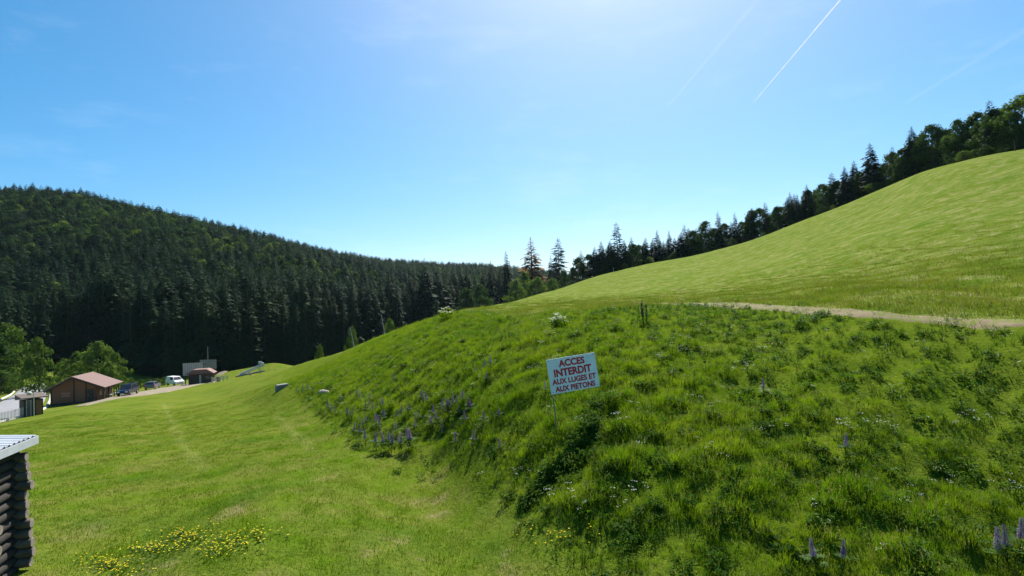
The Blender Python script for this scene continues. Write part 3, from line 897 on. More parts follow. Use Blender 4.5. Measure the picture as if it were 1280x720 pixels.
# the wooded hill
def far_forest():
    n = 110000
    px = rng.uniform(-260, 730, n)
    d = np.sqrt(rng.uniform(190 ** 2, 1000 ** 2, n))
    fd = np.interp(px, [p for p, _ in FRONT], [q for _, q in FRONT]) + 48
    dmax = np.interp(px, [-300, 100, 300, 500, 700], [640, 660, 760, 900, 1000])
    dens = np.interp(d, [190, 450, 1000], [1.0, 1.0, 0.8])
    keep = (d > fd) & (d < dmax)
    px, d = px[keep], d[keep]
    x = (px - 640) / F * d
    # thin to about one tree every 5.5 m
    order = rng.permutation(len(x)); cell = {}; sel = []
    for i in order:
        c = (int(x[i] // 4.2), int(d[i] // 4.8))
        if c in cell: continue
        cell[c] = 1; sel.append(i)
    x, d = x[sel], d[sel]
    n = len(x)
    z = ground_z(x, d) - 0.3
    s6 = np.sin(x * 0.021 + 1.3) + np.sin(d * 0.027 + x * 0.012) + np.sin(x * 0.05 - d * 0.035) * 0.7
    leafy = rng.random(n) < np.clip(0.30 + 0.17 * s6 - 0.0004 * (x + 300), 0.02, 0.75)
    idx = np.where(leafy, rng.integers(4, 7, n), rng.integers(0, 4, n))
    H = np.where(leafy, rng.uniform(9, 15, n) / 14.0, rng.uniform(9, 20, n) / 24.0)
    w = H * rng.uniform(0.8, 1.45, n)
    rot = np.c_[np.zeros(n), np.zeros(n), rng.uniform(0, 6.28, n)]
    prs = []
    for k, (R, lv) in enumerate(((4.6, 26), (4.0, 24), (5.2, 28), (4.3, 24))):
        prs.append((spruce_crown(120 + k, 24, R * 1.12, 0.06, lv, 8, .05, .3, .62, 1.5), M['spruce_far']))
    for k, R in enumerate((5.2, 4.6, 6.0)):
        prs.append((leaf_crown(160 + k, 14, R, 0.08, 70, 26, .46, .2, 1.3)[0], M['beech_far']))
    scatter('forest', np.c_[x, d, z], rot, np.c_[w, w, H], idx, prs, 'dense mixed spruce and beech wood covering the far hill', 'forest')
    return n
M['spruce_far'] = foliage('far_spruce_needles', (0.012, 0.032, 0.018), (0.030, 0.058, 0.026), 0.12, (1.2, 1.3, 0.5), 0.012, 0.65)
M['beech_far'] = foliage('far_beech_leaves', (0.026, 0.058, 0.017), (0.050, 0.094, 0.026), 0.36, (1.3, 1.35, 0.5), 0.012, 0.55, bright=(0.10, 0.15, 0.028))
n_forest = far_forest()

# grasses
def tuft(seed, n, h0, h1, spread, w, lean=0.45, heads=None):
    r_ = random.Random(seed)
    mb = MB()
    for _ in range(n):
        a = r_.uniform(0, 6.28); rr = spread * math.sqrt(r_.random())
        p = Vector((rr * math.cos(a), rr * math.sin(a), -0.02))
        h = r_.uniform(h0, h1)
        la = a + r_.gauss(0, 0.9); ln = h * abs(r_.gauss(0, lean))
        tip = p + Vector((math.cos(la) * ln, math.sin(la) * ln, h))
        mid = p + Vector((math.cos(la) * ln * 0.35, math.sin(la) * ln * 0.35, h * 0.58))
        fa = r_.uniform(0, 3.14); s_ = Vector((math.cos(fa), math.sin(fa), 0)) * w * r_.uniform(0.7, 1.3)
        mb.add([p - s_, p + s_, mid + s_ * 0.75, mid - s_ * 0.75, tip], [(0, 1, 2, 3), (3, 2, 4)])
        if heads and r_.random() < heads:
            for q in range(3):
                c = tip + Vector((0, 0, -0.03 * q))
                s2 = Vector((math.cos(q * 1.1), math.sin(q * 1.1), 0)) * 0.010
                mb.add([c - s2 - Vector((0, 0, .03)), c + s2, c + Vector((0, 0, .035)), c - s2], [(0, 1, 2, 3)], 1)
    return mb

def herb(seed, n, size, spread, h):
    r_ = random.Random(seed)
    mb = MB()
    for _ in range(n):
        a = r_.uniform(0, 6.28); rr = spread * math.sqrt(r_.random())
        p = Vector((rr * math.cos(a), rr * math.sin(a), h * r_.uniform(0.15, 1.0)))
        d = Vector((math.cos(a + r_.gauss(0, .5)), math.sin(a + r_.gauss(0, .5)), r_.uniform(-.35, .5))).normalized()
        s_ = size * r_.uniform(0.6, 1.3)
        sd = d.cross(Vector((0, 0, 1))).normalized() * s_ * 0.28
        q = p + d * s_ + Vector((0, 0, -s_ * 0.25)); md = p + d * s_ * 0.5 + Vector((0, 0, s_ * 0.06))
        mb.add([p, md + sd, q, md - sd], [(0, 1, 2, 3)])
        if r_.random() < 0.35:
            mb.tube((rr * 0.3 * math.cos(a), rr * 0.3 * math.sin(a), -0.02), p, 0.004, 0.003, 3)
    return mb

def umbel(seed, h, n=3, mi=1):
    r_ = random.Random(seed)
    mb = MB()
    for _ in range(n):
        x, y = r_.gauss(0, .07), r_.gauss(0, .07); hh = h * r_.uniform(.7, 1.1)
        tx, ty = x + r_.gauss(0, .07), y + r_.gauss(0, .07)
        mb.tube((x, y, 0), (tx, ty, hh), 0.004, 0.003, 3)
        for _ in range(8):
            a = r_.uniform(0, 6.28); q = 0.05 * math.sqrt(r_.random())
            c = Vector((tx + q * math.cos(a), ty + q * math.sin(a), hh + r_.uniform(-.008, .012))); s_ = r_.uniform(.004, .008)
            mb.add([c + Vector((-s_, 0, 0)), c + Vector((0, -s_, .003)), c + Vector((s_, 0, 0)), c + Vector((0, s_, -.003))], [(0, 1, 2, 3)], mi)
    return mb

def sector(n, r0, r1, a0=-0.80, a1=0.80, fall=1.0):
    """random places in front of the camera; fall thins with distance"""
    u = rng.random(n)
    p = 2.0 - fall
    r = (r0 ** p + u * (r1 ** p - r0 ** p)) ** (1 / p) if abs(p) > 1e-6 else r0 * (r1 / r0) ** u
    a = rng.uniform(a0, a1, n)
    return r * np.sin(a), r * np.cos(a)

def on_path(x, y):
    return (seg_dist(x, y, TRACK_LINE) < 0.55) & (rng.random(len(x)) < 0.85)

def on_hard(x, y):
    b = seg_dist(x, y, YARD) < 4.5
    b |= seg_dist(x, y, PATH2) < 1.2
    b |= seg_dist(x, y, ROAD) < 5.0
    return b

def put(name, x, y, keep, smin, smax, nproto, protos, label, cat, tilt=0.12, hfac=None):
    x, y = x[keep], y[keep]
    n = len(x)
    z = ground_z(x, y)
    s_ = rng.uniform(smin, smax, n)
    if hfac is not None: s_ = s_ * hfac[keep]
    rot = np.c_[rng.normal(0, tilt, n), rng.normal(0, tilt, n), rng.uniform(0, 6.28, n)]
    scl = np.c_[s_, s_, s_ * rng.uniform(0.8, 1.2, n)]
    scatter(name, np.c_[x, y, z], rot, scl, rng.integers(0, nproto, n), protos, label, cat)
    return n

# rough bank
x, y = sector(150000, 5.5, 62, -0.42, 0.85, 0.8)
keep = (rng.random(len(x)) < rough_mask(x, y)) & ~on_path(x, y)
sv = relief(x, y)
hf = np.clip(0.92 + 0.12 * sv[2.4] + 0.28 * sv[1.1] + 0.30 * sv[0.55], 0.5, 1.7) * np.interp(seg_dist(x, y, TRACK_LINE), [0.8, 4.5, 10.0], [0.2, 0.36, 1.0]) * (0.42 + 0.58 * toe_rise(x, y))
n1 = put('tall_grass', x, y, keep, 0.36, 0.76, 4,
         [(tuft(1, 34, .08, .22, .15, .0035, .55), M['tall_grass']), (tuft(2, 40, .10, .28, .13, .0035, .5), M['tall_grass']),
          (tuft(3, 30, .06, .17, .18, .004, .65), M['tall_grass']), (tuft(4, 24, .14, .36, .12, .003, .4, .12), [M['tall_grass'], M['seed_grass']])],
         'rough tall grass covering the bank below the dirt track', 'grass', 0.15, hf)
x, y = sector(14000, 5.5, 50, -0.40, 0.85, 0.8)
sv2 = relief(x + 31, y - 17)
keep = (rng.random(len(x)) < rough_mask(x, y) * np.clip(0.02 + 0.55 * (0.4 * sv2[2.4] + sv2[1.1]), 0.03, .5)) & ~on_path(x, y)
wx_, wy_ = sector(42000, 5.5, 45, -0.40, 0.85, 0.8)
wv = relief(wx_ - 53, wy_ + 29)
wk = (rng.random(len(wx_)) < rough_mask(wx_, wy_) * np.clip(0.35 + 0.6 * (wv[1.1] + 0.6 * wv[0.55]), 0.08, 0.9)) & ~on_path(wx_, wy_)
put('leafy_weeds', wx_, wy_, wk, 0.35, 0.95, 4,
    [(herb(5, 22, .060, .11, .17), M['herb_light']), (herb(6, 26, .045, .13, .22), M['herb_light']), (herb(7, 18, .08, .10, .14), M['herb']), (herb(8, 30, .035, .12, .26), M['herb_light'])],
    'low bright leafy weeds mixed into the rough grass', 'wild plants', 0.15)
# extra dark herbs added along a band to stand in for the sign's shadow
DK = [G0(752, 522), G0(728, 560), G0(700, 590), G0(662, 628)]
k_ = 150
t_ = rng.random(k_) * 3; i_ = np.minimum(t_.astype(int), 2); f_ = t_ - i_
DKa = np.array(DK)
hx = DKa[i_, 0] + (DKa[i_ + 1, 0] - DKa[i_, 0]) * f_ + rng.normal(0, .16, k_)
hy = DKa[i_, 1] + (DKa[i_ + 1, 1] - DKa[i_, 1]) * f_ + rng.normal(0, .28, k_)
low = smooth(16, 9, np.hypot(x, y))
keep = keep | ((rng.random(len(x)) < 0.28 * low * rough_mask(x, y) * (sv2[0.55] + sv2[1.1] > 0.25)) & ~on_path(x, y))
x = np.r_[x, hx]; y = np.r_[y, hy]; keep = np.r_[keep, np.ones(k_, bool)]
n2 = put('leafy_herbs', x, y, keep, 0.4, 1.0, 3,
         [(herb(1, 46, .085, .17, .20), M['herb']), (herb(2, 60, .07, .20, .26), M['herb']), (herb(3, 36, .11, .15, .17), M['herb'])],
         'dark leafy herbs growing in clumps through the rough grass, some added to darken the sign shadow', 'wild plants')
x, y = sector(9000, 6, 45, -0.40, 0.85, 0.7)
sv3 = relief(x - 11, y + 41)
keep = (rng.random(len(x)) < rough_mask(x, y) * np.clip(-0.1 + 0.36 * (sv3[2.4] * .8 + sv3[1.1] * .8 + sv3[6.0] * .5), 0.05, .4)) & ~on_path(x, y)
n3 = put('white_wildflowers', x, y, keep, 0.7, 1.3, 3, [(umbel(1, .27), [M['herb'], M['white_petal']]), (umbel(2, .32, 4), [M['herb'], M['white_petal']]), (umbel(3, .22, 2), [M['herb'], M['white_petal']])],
         'small white umbel flowers sprinkled over the rough bank', 'wildflowers')
# lawn
x, y = sector(42000, 6.0, 70, -0.86, 0.35, 1.0)
keep = (rng.random(len(x)) < (1 - rough_mask(x, y)) * (1 - meadow_mask(x, y)))
n4 = put('lawn_grass', x, y, keep, 0.7, 1.3, 3,
         [(tuft(11, 46, .015, .045, .30, .004, .9), M['lawn']), (tuft(12, 50, .02, .065, .26, .004, .8), M['lawn']), (tuft(13, 40, .015, .04, .34, .0045, 1.0), M['lawn'])],
         'short sunlit grass of the mown lawn at the foot of the bank', 'grass')
# hill meadow
x, y = sector(60000, 14, 110, -0.36, 0.88, 1.0)
keep = (rng.random(len(x)) < meadow_mask(x, y) * (1 - 0.97 * smooth(18, 95, np.hypot(x, y)))) & ~on_path(x, y)
n5 = put('meadow_grass', x, y, keep, 0.8, 1.5, 3,
         [(tuft(21, 34, .03, .11, .36, .005, .7), M['meadow']), (tuft(22, 30, .04, .15, .32, .005, .6, .15), [M['meadow'], M['seed_grass']]), (tuft(23, 34, .02, .09, .40, .006, .8), M['meadow'])],
         'meadow grass on the open hillside above the dirt track', 'grass')

tx_, ty_ = sector(5200, 15, 75, -0.2, 0.88, 1.0)
tv = relief(tx_ + 7, ty_ - 3)
tk = (rng.random(len(tx_)) < meadow_mask(tx_, ty_) * np.clip(-0.15 + 0.55 * (tv[6.0] + 0.8 * tv[2.4]), 0.02, 0.7)) & ~on_path(tx_, ty_)
put('meadow_tussocks', tx_, ty_, tk, 0.5, 1.1, 2, [(tuft(31, 40, .10, .30, .16, .004, .5), M['tall_grass']), (tuft(32, 36, .12, .34, .20, .004, .5, .3), [M['tall_grass'], M['seed_grass']])],
    'darker grass tussocks dotted over the lower hillside above the track', 'grass')

# ------------------------------------------------------------------ warning sign
def build_sign():
    foot = G(696, 543)
    d = foot.y
    K = d / 10.9
    c = P(716.5, 466.5, d)
    W, Hh = 0.985 * K, 0.655 * K
    root = thing('warning_sign', 'white warning sign with red French lettering on a thin leaning post on the bank', 'sign', foot)
    lean = rad(-5.2)                      # leans to the left
    R_ = Matrix.Rotation(rad(14), 4, 'Z') @ Matrix.Rotation(lean, 4, 'Y') @ Matrix.Rotation(rad(-5), 4, 'X')
    loc = Matrix.Translation(c - foot) @ R_
    mb = MB()
    mb.box(-W / 2, W / 2, -0.006, 0.006, -Hh / 2, Hh / 2)
    p = mb.build('sign_panel', M['sign_white'], root)
    p.matrix_local = loc
    bv = p.modifiers.new('bevel', 'BEVEL'); bv.width = 0.003; bv.segments = 2
    mb = MB()
    for sx in (-1, 1):
        for sz in (-1, 1):
            mb.tube((sx * (W / 2 - .045), -0.0062, sz * (Hh / 2 - .045)), (sx * (W / 2 - .045), -0.012, sz * (Hh / 2 - .045)), 0.010, 0.007, 8)
    mb.build('bolt', M['dark_metal'], p)
    for txt, zc, cap, wid in [(t, a_ * K, b_ * K, c_ * K) for t, a_, b_, c_ in (('ACCES', 0.220, 0.135, 0.53), ('INTERDIT', 0.050, 0.145, 0.76), ('AUX LUGES ET', -0.110, 0.108, 0.89), ('AUX PIETONS', -0.250, 0.108, 0.81))]:
        cu = bpy.data.curves.new('lettering', 'FONT')
        cu.body = txt; cu.align_x = 'CENTER'; cu.size = 1.0; cu.extrude = 0.0; cu.offset = 0.042; cu.resolution_u = 4
        to = bpy.data.objects.new('lettering', cu)
        COL.objects.link(to)
        bpy.context.view_layer.update()
        me = bpy.data.meshes.new_from_object(to.evaluated_get(bpy.context.evaluated_depsgraph_get()))
        COL.objects.unlink(to); bpy.data.objects.remove(to)
        co = np.empty(len(me.vertices) * 3); me.vertices.foreach_get('co', co); co = co.reshape(-1, 3)
        x0, x1, y0, y1 = co[:, 0].min(), co[:, 0].max(), co[:, 1].min(), co[:, 1].max()
        o2 = np.c_[(co[:, 0] - (x0 + x1) / 2) * wid / (x1 - x0), np.full(len(co), -0.0088), (co[:, 1] - y0) / (y1 - y0) * cap + zc - cap / 2]
        me.vertices.foreach_set('co', o2.ravel())
        me.materials.clear(); me.materials.append(M['sign_red']); me.update()
        lo = bpy.data.objects.new('lettering', me); COL.objects.link(lo); lo.parent = p
    inv = R_
    top = (c - foot) + R_ @ Vector((-W / 2 + 0.10, 0.03, Hh / 2 - 0.04))
    mb = MB()
    mb.tube((0.02, 0.03, -0.4), top, 0.014, 0.014, 10)
    mb.build('post', M['weathered_post'], root)
    return root
build_sign()

# ------------------------------------------------------------------ log hut at the lower left
def build_hut():
    corner = P(17, 705, 10.2)
    zb = gz(corner.x, corner.y) - 0.05
    a = Vector((-0.309, 0.951, 0)); b = Vector((0.951, 0.309, 0))       # along the shown wall; out of it
    root = thing('log_hut', 'dark weathered log hut with a pale sheet metal roof at the lower left', 'hut', (corner.x, corner.y, zb))
    L, W, n, dl = 2.6, 2.6, 13, 0.168
    def wall(name, o0, dv, length, off, cnt=n, ext0=0.27, ext1=0.27, mt='log'):
        mb = MB(); eb = MB()
        for k in range(cnt):
            z = dl * (k + 0.5 + off)
            e0 = ext0 + random.uniform(-.05, .04); e1 = ext1 + random.uniform(-.07, .04)
            r_ = dl * random.uniform(0.49, 0.54)
            p0 = o0 - dv * e0 + Vector((0, 0, z)); p1 = o0 + dv * (length + e1) + Vector((0, 0, z))
            m1 = (p0 + p1) / 2 + Vector((0, 0, random.uniform(-.006, .006)))
            mb.tube(p0, m1, r_, r_ * 0.97, 12, 0, False); mb.tube(m1, p1, r_ * 0.97, r_ * 0.96, 12, 0, False)
            for c, sgn in ((p0, -1), (p1, 1)):
                mb.tube(c + dv * (-0.004 * sgn), c + dv * (0.003 * sgn), r_ * 0.95, r_ * 0.90, 12, 1)
        w = mb.build(name, [M[mt], M['log_end']], root, True)
        w.data.polygons.foreach_set('use_smooth', [p.material_index == 0 for p in w.data.polygons])
        return w
    z0 = Vector((0, 0, 0))
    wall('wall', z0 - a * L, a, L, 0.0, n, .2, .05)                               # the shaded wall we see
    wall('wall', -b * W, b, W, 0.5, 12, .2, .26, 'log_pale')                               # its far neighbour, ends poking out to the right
    wall('wall', -b * W - a * L, a, L, 0.0)
    wall('wall', -b * W - a * L, b, W, 0.5, 12)
    wall('wall', -b * W - a * 0.82, b, W, 0.5, 6, 0.0, 0.16, 'log_pale')
    mb = MB()
    q = [-a * (L - .02) - b * .03, -a * .02 - b * .03, -a * .02 - b * (W - .03), -a * (L - .02) - b * (W - .03)]
    mb.add([v + Vector((0, 0, .05)) for v in q] + [v + Vector((0, 0, dl * n)) for v in q], [(0, 3, 2, 1), (4, 5, 6, 7), (0, 1, 5, 4), (1, 2, 6, 5), (2, 3, 7, 6), (3, 0, 4, 7)])
    mb.build('inner_lining', M['wood_dark'], root)
    # footing stones
    mb = MB()
    mb.add([z0 - a * (L + .2) + b * .14 + Vector((0, 0, -.5)), a * .2 + b * .14 + Vector((0, 0, -.5)), a * .2 - b * (W + .1) + Vector((0, 0, -.5)), -a * (L + .2) - b * (W + .1) + Vector((0, 0, -.5)),
            -a * (L + .2) + b * .12 + Vector((0, 0, .012)), a * .2 + b * .12 + Vector((0, 0, .012)), a * .2 - b * (W + .1) + Vector((0, 0, .012)), -a * (L + .2) - b * (W + .1) + Vector((0, 0, .012))],
           [(0, 3, 2, 1), (4, 5, 6, 7), (0, 1, 5, 4), (1, 2, 6, 5), (2, 3, 7, 6), (3, 0, 4, 7)])
    mb.build('footing', M['concrete'], root)
    # roof: ribbed sheets, low pitch, falling to the shown side
    zt = dl * (n + 0.1) + 0.10
    tilt = 0.10
    nu = 160
    V, Fc = [], []
    for i in range(nu + 1):
        u = -L - 0.4 + (L + 0.71) * i / nu
        ph = (u / 0.16) % 1.0
        rib = 0.022 * (1 if ph < 0.25 else 0 if 0.38 < ph < 0.87 else (1 - (ph - .25) / .13 if ph < .5 else (ph - .87) / .13))
        for v in (0.22, -W - 0.45):
            V.append(a * u + b * v + Vector((0, 0, zt - tilt * v * 1.0 + rib + 0.05)))
    for i in range(nu):
        Fc.append((2 * i, 2 * i + 1, 2 * i + 3, 2 * i + 2))
    rf = link_mesh('roof', V, Fc, M['zinc'], root)
    sd = rf.modifiers.new('sheet', 'SOLIDIFY'); sd.thickness = 0.006
    def bar(name, p0, p1, w, h, mt):
        dv = (p1 - p0).normalized(); sd_ = dv.cross(Vector((0, 0, 1))).normalized() * w / 2
        up = Vector((0, 0, h))
        mbx = MB()
        mbx.add([p0 - sd_, p0 + sd_, p1 + sd_, p1 - sd_, p0 - sd_ + up, p0 + sd_ + up, p1 + sd_ + up, p1 - sd_ + up],
                [(0, 3, 2, 1), (4, 5, 6, 7), (0, 1, 5, 4), (1, 2, 6, 5), (2, 3, 7, 6), (3, 0, 4, 7)])
        return mbx.build(name, mt, root)
    e = zt - tilt * 0.24 - 0.05
    bar('fascia', -a * (L + .4) + b * .245 + Vector((0, 0, e - .04)), a * .32 + b * .245 + Vector((0, 0, e - .04)), 0.022, 0.135, M['zinc'])
    bar('fascia', a * .322 + b * .245 + Vector((0, 0, e - .04)), a * .322 - b * (W + .45) + Vector((0, 0, e - .04 + tilt * (W + .9))), 0.022, 0.135, M['zinc'])
    bar('soffit', -a * (L + .3) + b * .1 + Vector((0, 0, zt - 0.07)), a * .3 + b * .1 + Vector((0, 0, zt - 0.07)), 0.24, 0.03, M['wood_dark'])
    return root
build_hut()

# ------------------------------------------------------------------ chalet
def build_chalet():
    d0 = 88.0
    fl = P(63.5, 507.5, d0)                                   # front left corner of the gable wall
    ax = Vector((-0.319, 0.948, 0)); rt = Vector((0.948, 0.319, 0))
    zb = gz((fl + rt * 3 + ax * 3).x, (fl + rt * 3 + ax * 3).y)
    root = thing('chalet', 'brown timber chalet with a red brown gable roof beside the parked cars', 'building', (fl.x, fl.y, zb), math.atan2(rt.y, rt.x))
    W, L, he, ha = 6.0, 7.2, 2.6, 4.2          # local x along the gable, y along the ridge
    mb = MB()
    mb.prism([(0, -0.8), (W, -0.8), (W, he), (W / 2, ha), (0, he)], 0, L)
    body = mb.build('wall', M['wood_brown'], root)
    mb = MB()
    mb.box(-.02, W + .02, -.04, L + .02, -0.8, 0.35)
    mb.build('plinth', M['wood_dark'], root)
    mb = MB()
    for x in (0.06, W / 2, W / 2 + 1.6, W - 0.06):
        h = he + (ha - he) * (1 - abs(x - W / 2) / (W / 2))
        mb.box(x - .07, x + .07, -.09, -.043, 0, h - 0.05)
        mb.build('frame_post', M['wood_dark'], root); mb = MB()
    # roof slopes
    k = (ha - he) / (W / 2)
    for s_ in (-1, 1):
        ov = 0.55 if s_ < 0 else 1.35
        x0, x1 = W / 2, W / 2 + s_ * (W / 2 + ov)
        z0, z1 = ha + 0.06, ha + 0.06 - k * (W / 2 + ov) * (1 if s_ < 0 else 0.86)
        mb = MB()
        n = 24
        for i in range(n):
            y0 = -0.7 + (L + 1.4) * i / n; y1 = -0.7 + (L + 1.4) * (i + 1) / n
            rb = 0.03
            V = [(x0, y0, z0), (x1, y0, z1), (x1, y0 + .12, z1 + rb), (x0, y0 + .12, z0 + rb), (x1, y1 - .1, z1 + rb), (x0, y1 - .1, z0 + rb), (x1, y1, z1), (x0, y1, z0)]
            mb.add(V, [(0, 1, 2, 3), (3, 2, 4, 5), (5, 4, 6, 7)])
        r_ = mb.build('roof', M['roof_red'], root)
        sm = r_.modifiers.new('t', 'SOLIDIFY'); sm.thickness = 0.12; sm.offset = -1 if s_ < 0 else 1
        dz = z1 - z0; ln = math.hypot(x1 - x0, dz)
        mb = MB()
        for yy in (-0.73, L + 0.73):
            mb.add([(x0, yy - .02, z0 - .22), (x1, yy - .02, z1 - .22), (x1, yy - .02, z1 + .02), (x0, yy - .02, z0 + .02),
                    (x0, yy + .02, z0 - .22), (x1, yy + .02, z1 - .22), (x1, yy + .02, z1 + .02), (x0, yy + .02, z0 + .02)],
                   [(0, 1, 2, 3), (7, 6, 5, 4), (0, 4, 5, 1), (3, 2, 6, 7), (1, 5, 6, 2)])
            mb.build('bargeboard', M['wood_dark'], root); mb = MB()
        if s_ > 0:
            for y in (0.2, 2.5, 4.8, 7.0):
                mb = MB(); mb.box(x1 - .5, x1 - .36, y - .07, y + .07, -0.6, z1 + .03)
                mb.build('terrace_post', M['wood_dark'], root)
            mb = MB(); mb.box(W + .03, x1 - .2, 0, L, -0.6, 0.18); mb.build('terrace', M['concrete'], root)
            mb = MB(); mb.box(W + .35, x1 - .55, 3.2, 6.6, 0.72, 0.80); mb.box(W + .6, W + .7, 3.5, 3.6, .18, .72); mb.box(W + .6, W + .7, 6.2, 6.3, .18, .72); mb.box(x1 - .8, x1 - .7, 3.5, 3.6, .18, .72); mb.box(x1 - .8, x1 - .7, 6.2, 6.3, .18, .72)
            mb.build('counter', M['off_white'], root)
    # door, windows, faded board
    mb = MB(); mb.box(W - 1.2, W - 0.35, -.075, -.043, 0.35, 2.2)
    dr = mb.build('door', M['wood_dark'], root)
    mb = MB(); mb.box(W - 1.12, W - 1.06, -.10, -.076, 1.2, 1.32); mb.build('handle', M['grey_metal'], dr)
    mb = MB(); mb.box(1.35, 2.6, -.070, -.043, 1.28, 2.02)
    bd = mb.build('notice_board', M['wood_brown'], root)
    mb = MB()
    for r0, zz in enumerate((1.80, 1.42)):
        for q in range(4):
            xq = 1.45 + q * 0.28
            mb.box(xq, xq + .06, -.079, -.072, zz - .12, zz + .14); mb.box(xq + .14, xq + .19, -.079, -.072, zz - .12, zz + .14); mb.box(xq + .06, xq + .14, -.079, -.072, zz - .02 + .05 * (q % 2), zz + .04 + .05 * (q % 2))
    mb.build('faded_lettering', M['pink'], bd)
    for y in (1.4, 3.4, 5.6):
        mb = MB(); mb.box(W + .022, W + .07, y - .55, y + .55, 0.95, 2.05); fr = mb.build('window', M['wood_dark'], root)
        mb = MB(); mb.box(W + .071, W + .078, y - .47, y - .03, 1.03, 1.97); mb.box(W + .071, W + .078, y + .03, y + .47, 1.03, 1.97); mb.build('pane', M['glass'], fr)
    return root
build_chalet()

# ------------------------------------------------------------------ kiosk, ladder, pole, fence by the road
def face_cam(p):
    return -math.atan2(p.x, p.y)
g = P(42, 521, 74); g.z = gz(g.x, g.y)
ki = thing('kiosk', 'small dark wooden kiosk with a tilted roof at the end of the picket fence', 'kiosk', g, face_cam(g) + 0.25)
mb = MB(); mb.box(-1.0, 1.0, 0, 1.8, -.4, 2.05); mb.build('wall', M['wood_dark'], ki)
mb = MB(); mb.add([(-1.35, -.5, 2.28), (1.5, -.5, 2.22), (1.5, 2.2, 2.05), (-1.35, 2.2, 2.05), (-1.35, -.5, 2.42), (1.5, -.5, 2.36), (1.35, 2.2, 2.75), (-1.35, 2.2, 2.75)], [(0, 3, 2, 1), (4, 5, 6, 7), (0, 1, 5, 4), (1, 2, 6, 5), (2, 3, 7, 6), (3, 0, 4, 7)])
mb.build('roof', plain('kiosk_roof', (0.10, 0.075, 0.06), 0.8, var=.25), ki)
mb = MB(); mb.box(.25, .85, -.04, -.003, .1, 1.9); mb.build('door', M['wood_brown'], ki)
mb = MB(); mb.box(1.003, 1.03, .4, 1.4, 1.0, 1.7); mb.build('window', M['glass'], ki)

g2 = P(36, 520.5, 73); g2.z = gz(g2.x, g2.y)
ld = thing('ladder', 'pale metal ladder standing against the dark kiosk', 'ladder', g2, face_cam(g2))
for s_ in (-1, 1):
    mb = MB(); mb.tube((s_ * .22, 0, -.1), (s_ * .22, .15, 2.1), .03, .03, 6); mb.build('rail', M['grey_metal'], ld)
for k in range(8):
    mb = MB(); mb.tube((-.19, .01 + .017 * k, .2 + .25 * k), (.19, .01 + .017 * k, .2 + .25 * k), .02, .02, 6); mb.build('rung', M['grey_metal'], ld)

g3 = P(42.5, 521, 72.5); g3.z = gz(g3.x, g3.y)
pl = thing('pole_lamp', 'white metal pole with a rounded white head in front of the kiosk', 'lamp', g3, face_cam(g3))
mb = MB(); mb.tube((0, 0, -.3), (0, 0, 2.9), .05, .045, 10); mb.tube((0, 0, 2.75), (-.3, 0, 2.9), .03, .03, 6); mb.build('pole', M['off_white'], pl)
mb = MB()
for k in range(6):
    t0, t1 = math.pi * k / 6, math.pi * (k + 1) / 6
    mb.tube((-.45, 0, 2.9 - .26 * math.cos(t0)), (-.45, 0, 2.9 - .26 * math.cos(t1)), max(.01, .3 * math.sin(t0)), max(.01, .3 * math.sin(t1)), 12, caps=False)
mb.build('lamp_head', M['off_white'], pl, True)

fpts = [G0(-70, 540), G0(-30, 533), G0(0, 529.5), G0(31, 521)]
fo = thing('picket_fence', 'pale metal picket fence between the meadow and the car park road', 'fence', (0, 0, 0))
acc = []
for (ax_, ay_), (bx_, by_) in zip(fpts[:-1], fpts[1:]):
    n = max(2, int(math.hypot(bx_ - ax_, by_ - ay_) / 0.42))
    acc += [(ax_ + (bx_ - ax_) * k / n, ay_ + (by_ - ay_) * k / n) for k in range(n)]
for k, (x_, y_) in enumerate(acc[:95]):
    z_ = gz(x_, y_)
    mb = MB(); mb.tube((x_, y_, z_ - .2), (x_, y_, z_ + 1.25), .035, .03, 6); mb.build('picket', M['grey_metal'], fo)
for h in (.35, 1.05):
    mb = MB()
    for (x0, y0), (x1, y1) in zip(acc[:-1], acc[1:]):
        mb.tube((x0, y0 + .04, gz(x0, y0) + h), (x1, y1 + .04, gz(x1, y1) + h), .022, .022, 4)
    mb.build('rail', M['grey_metal'], fo)

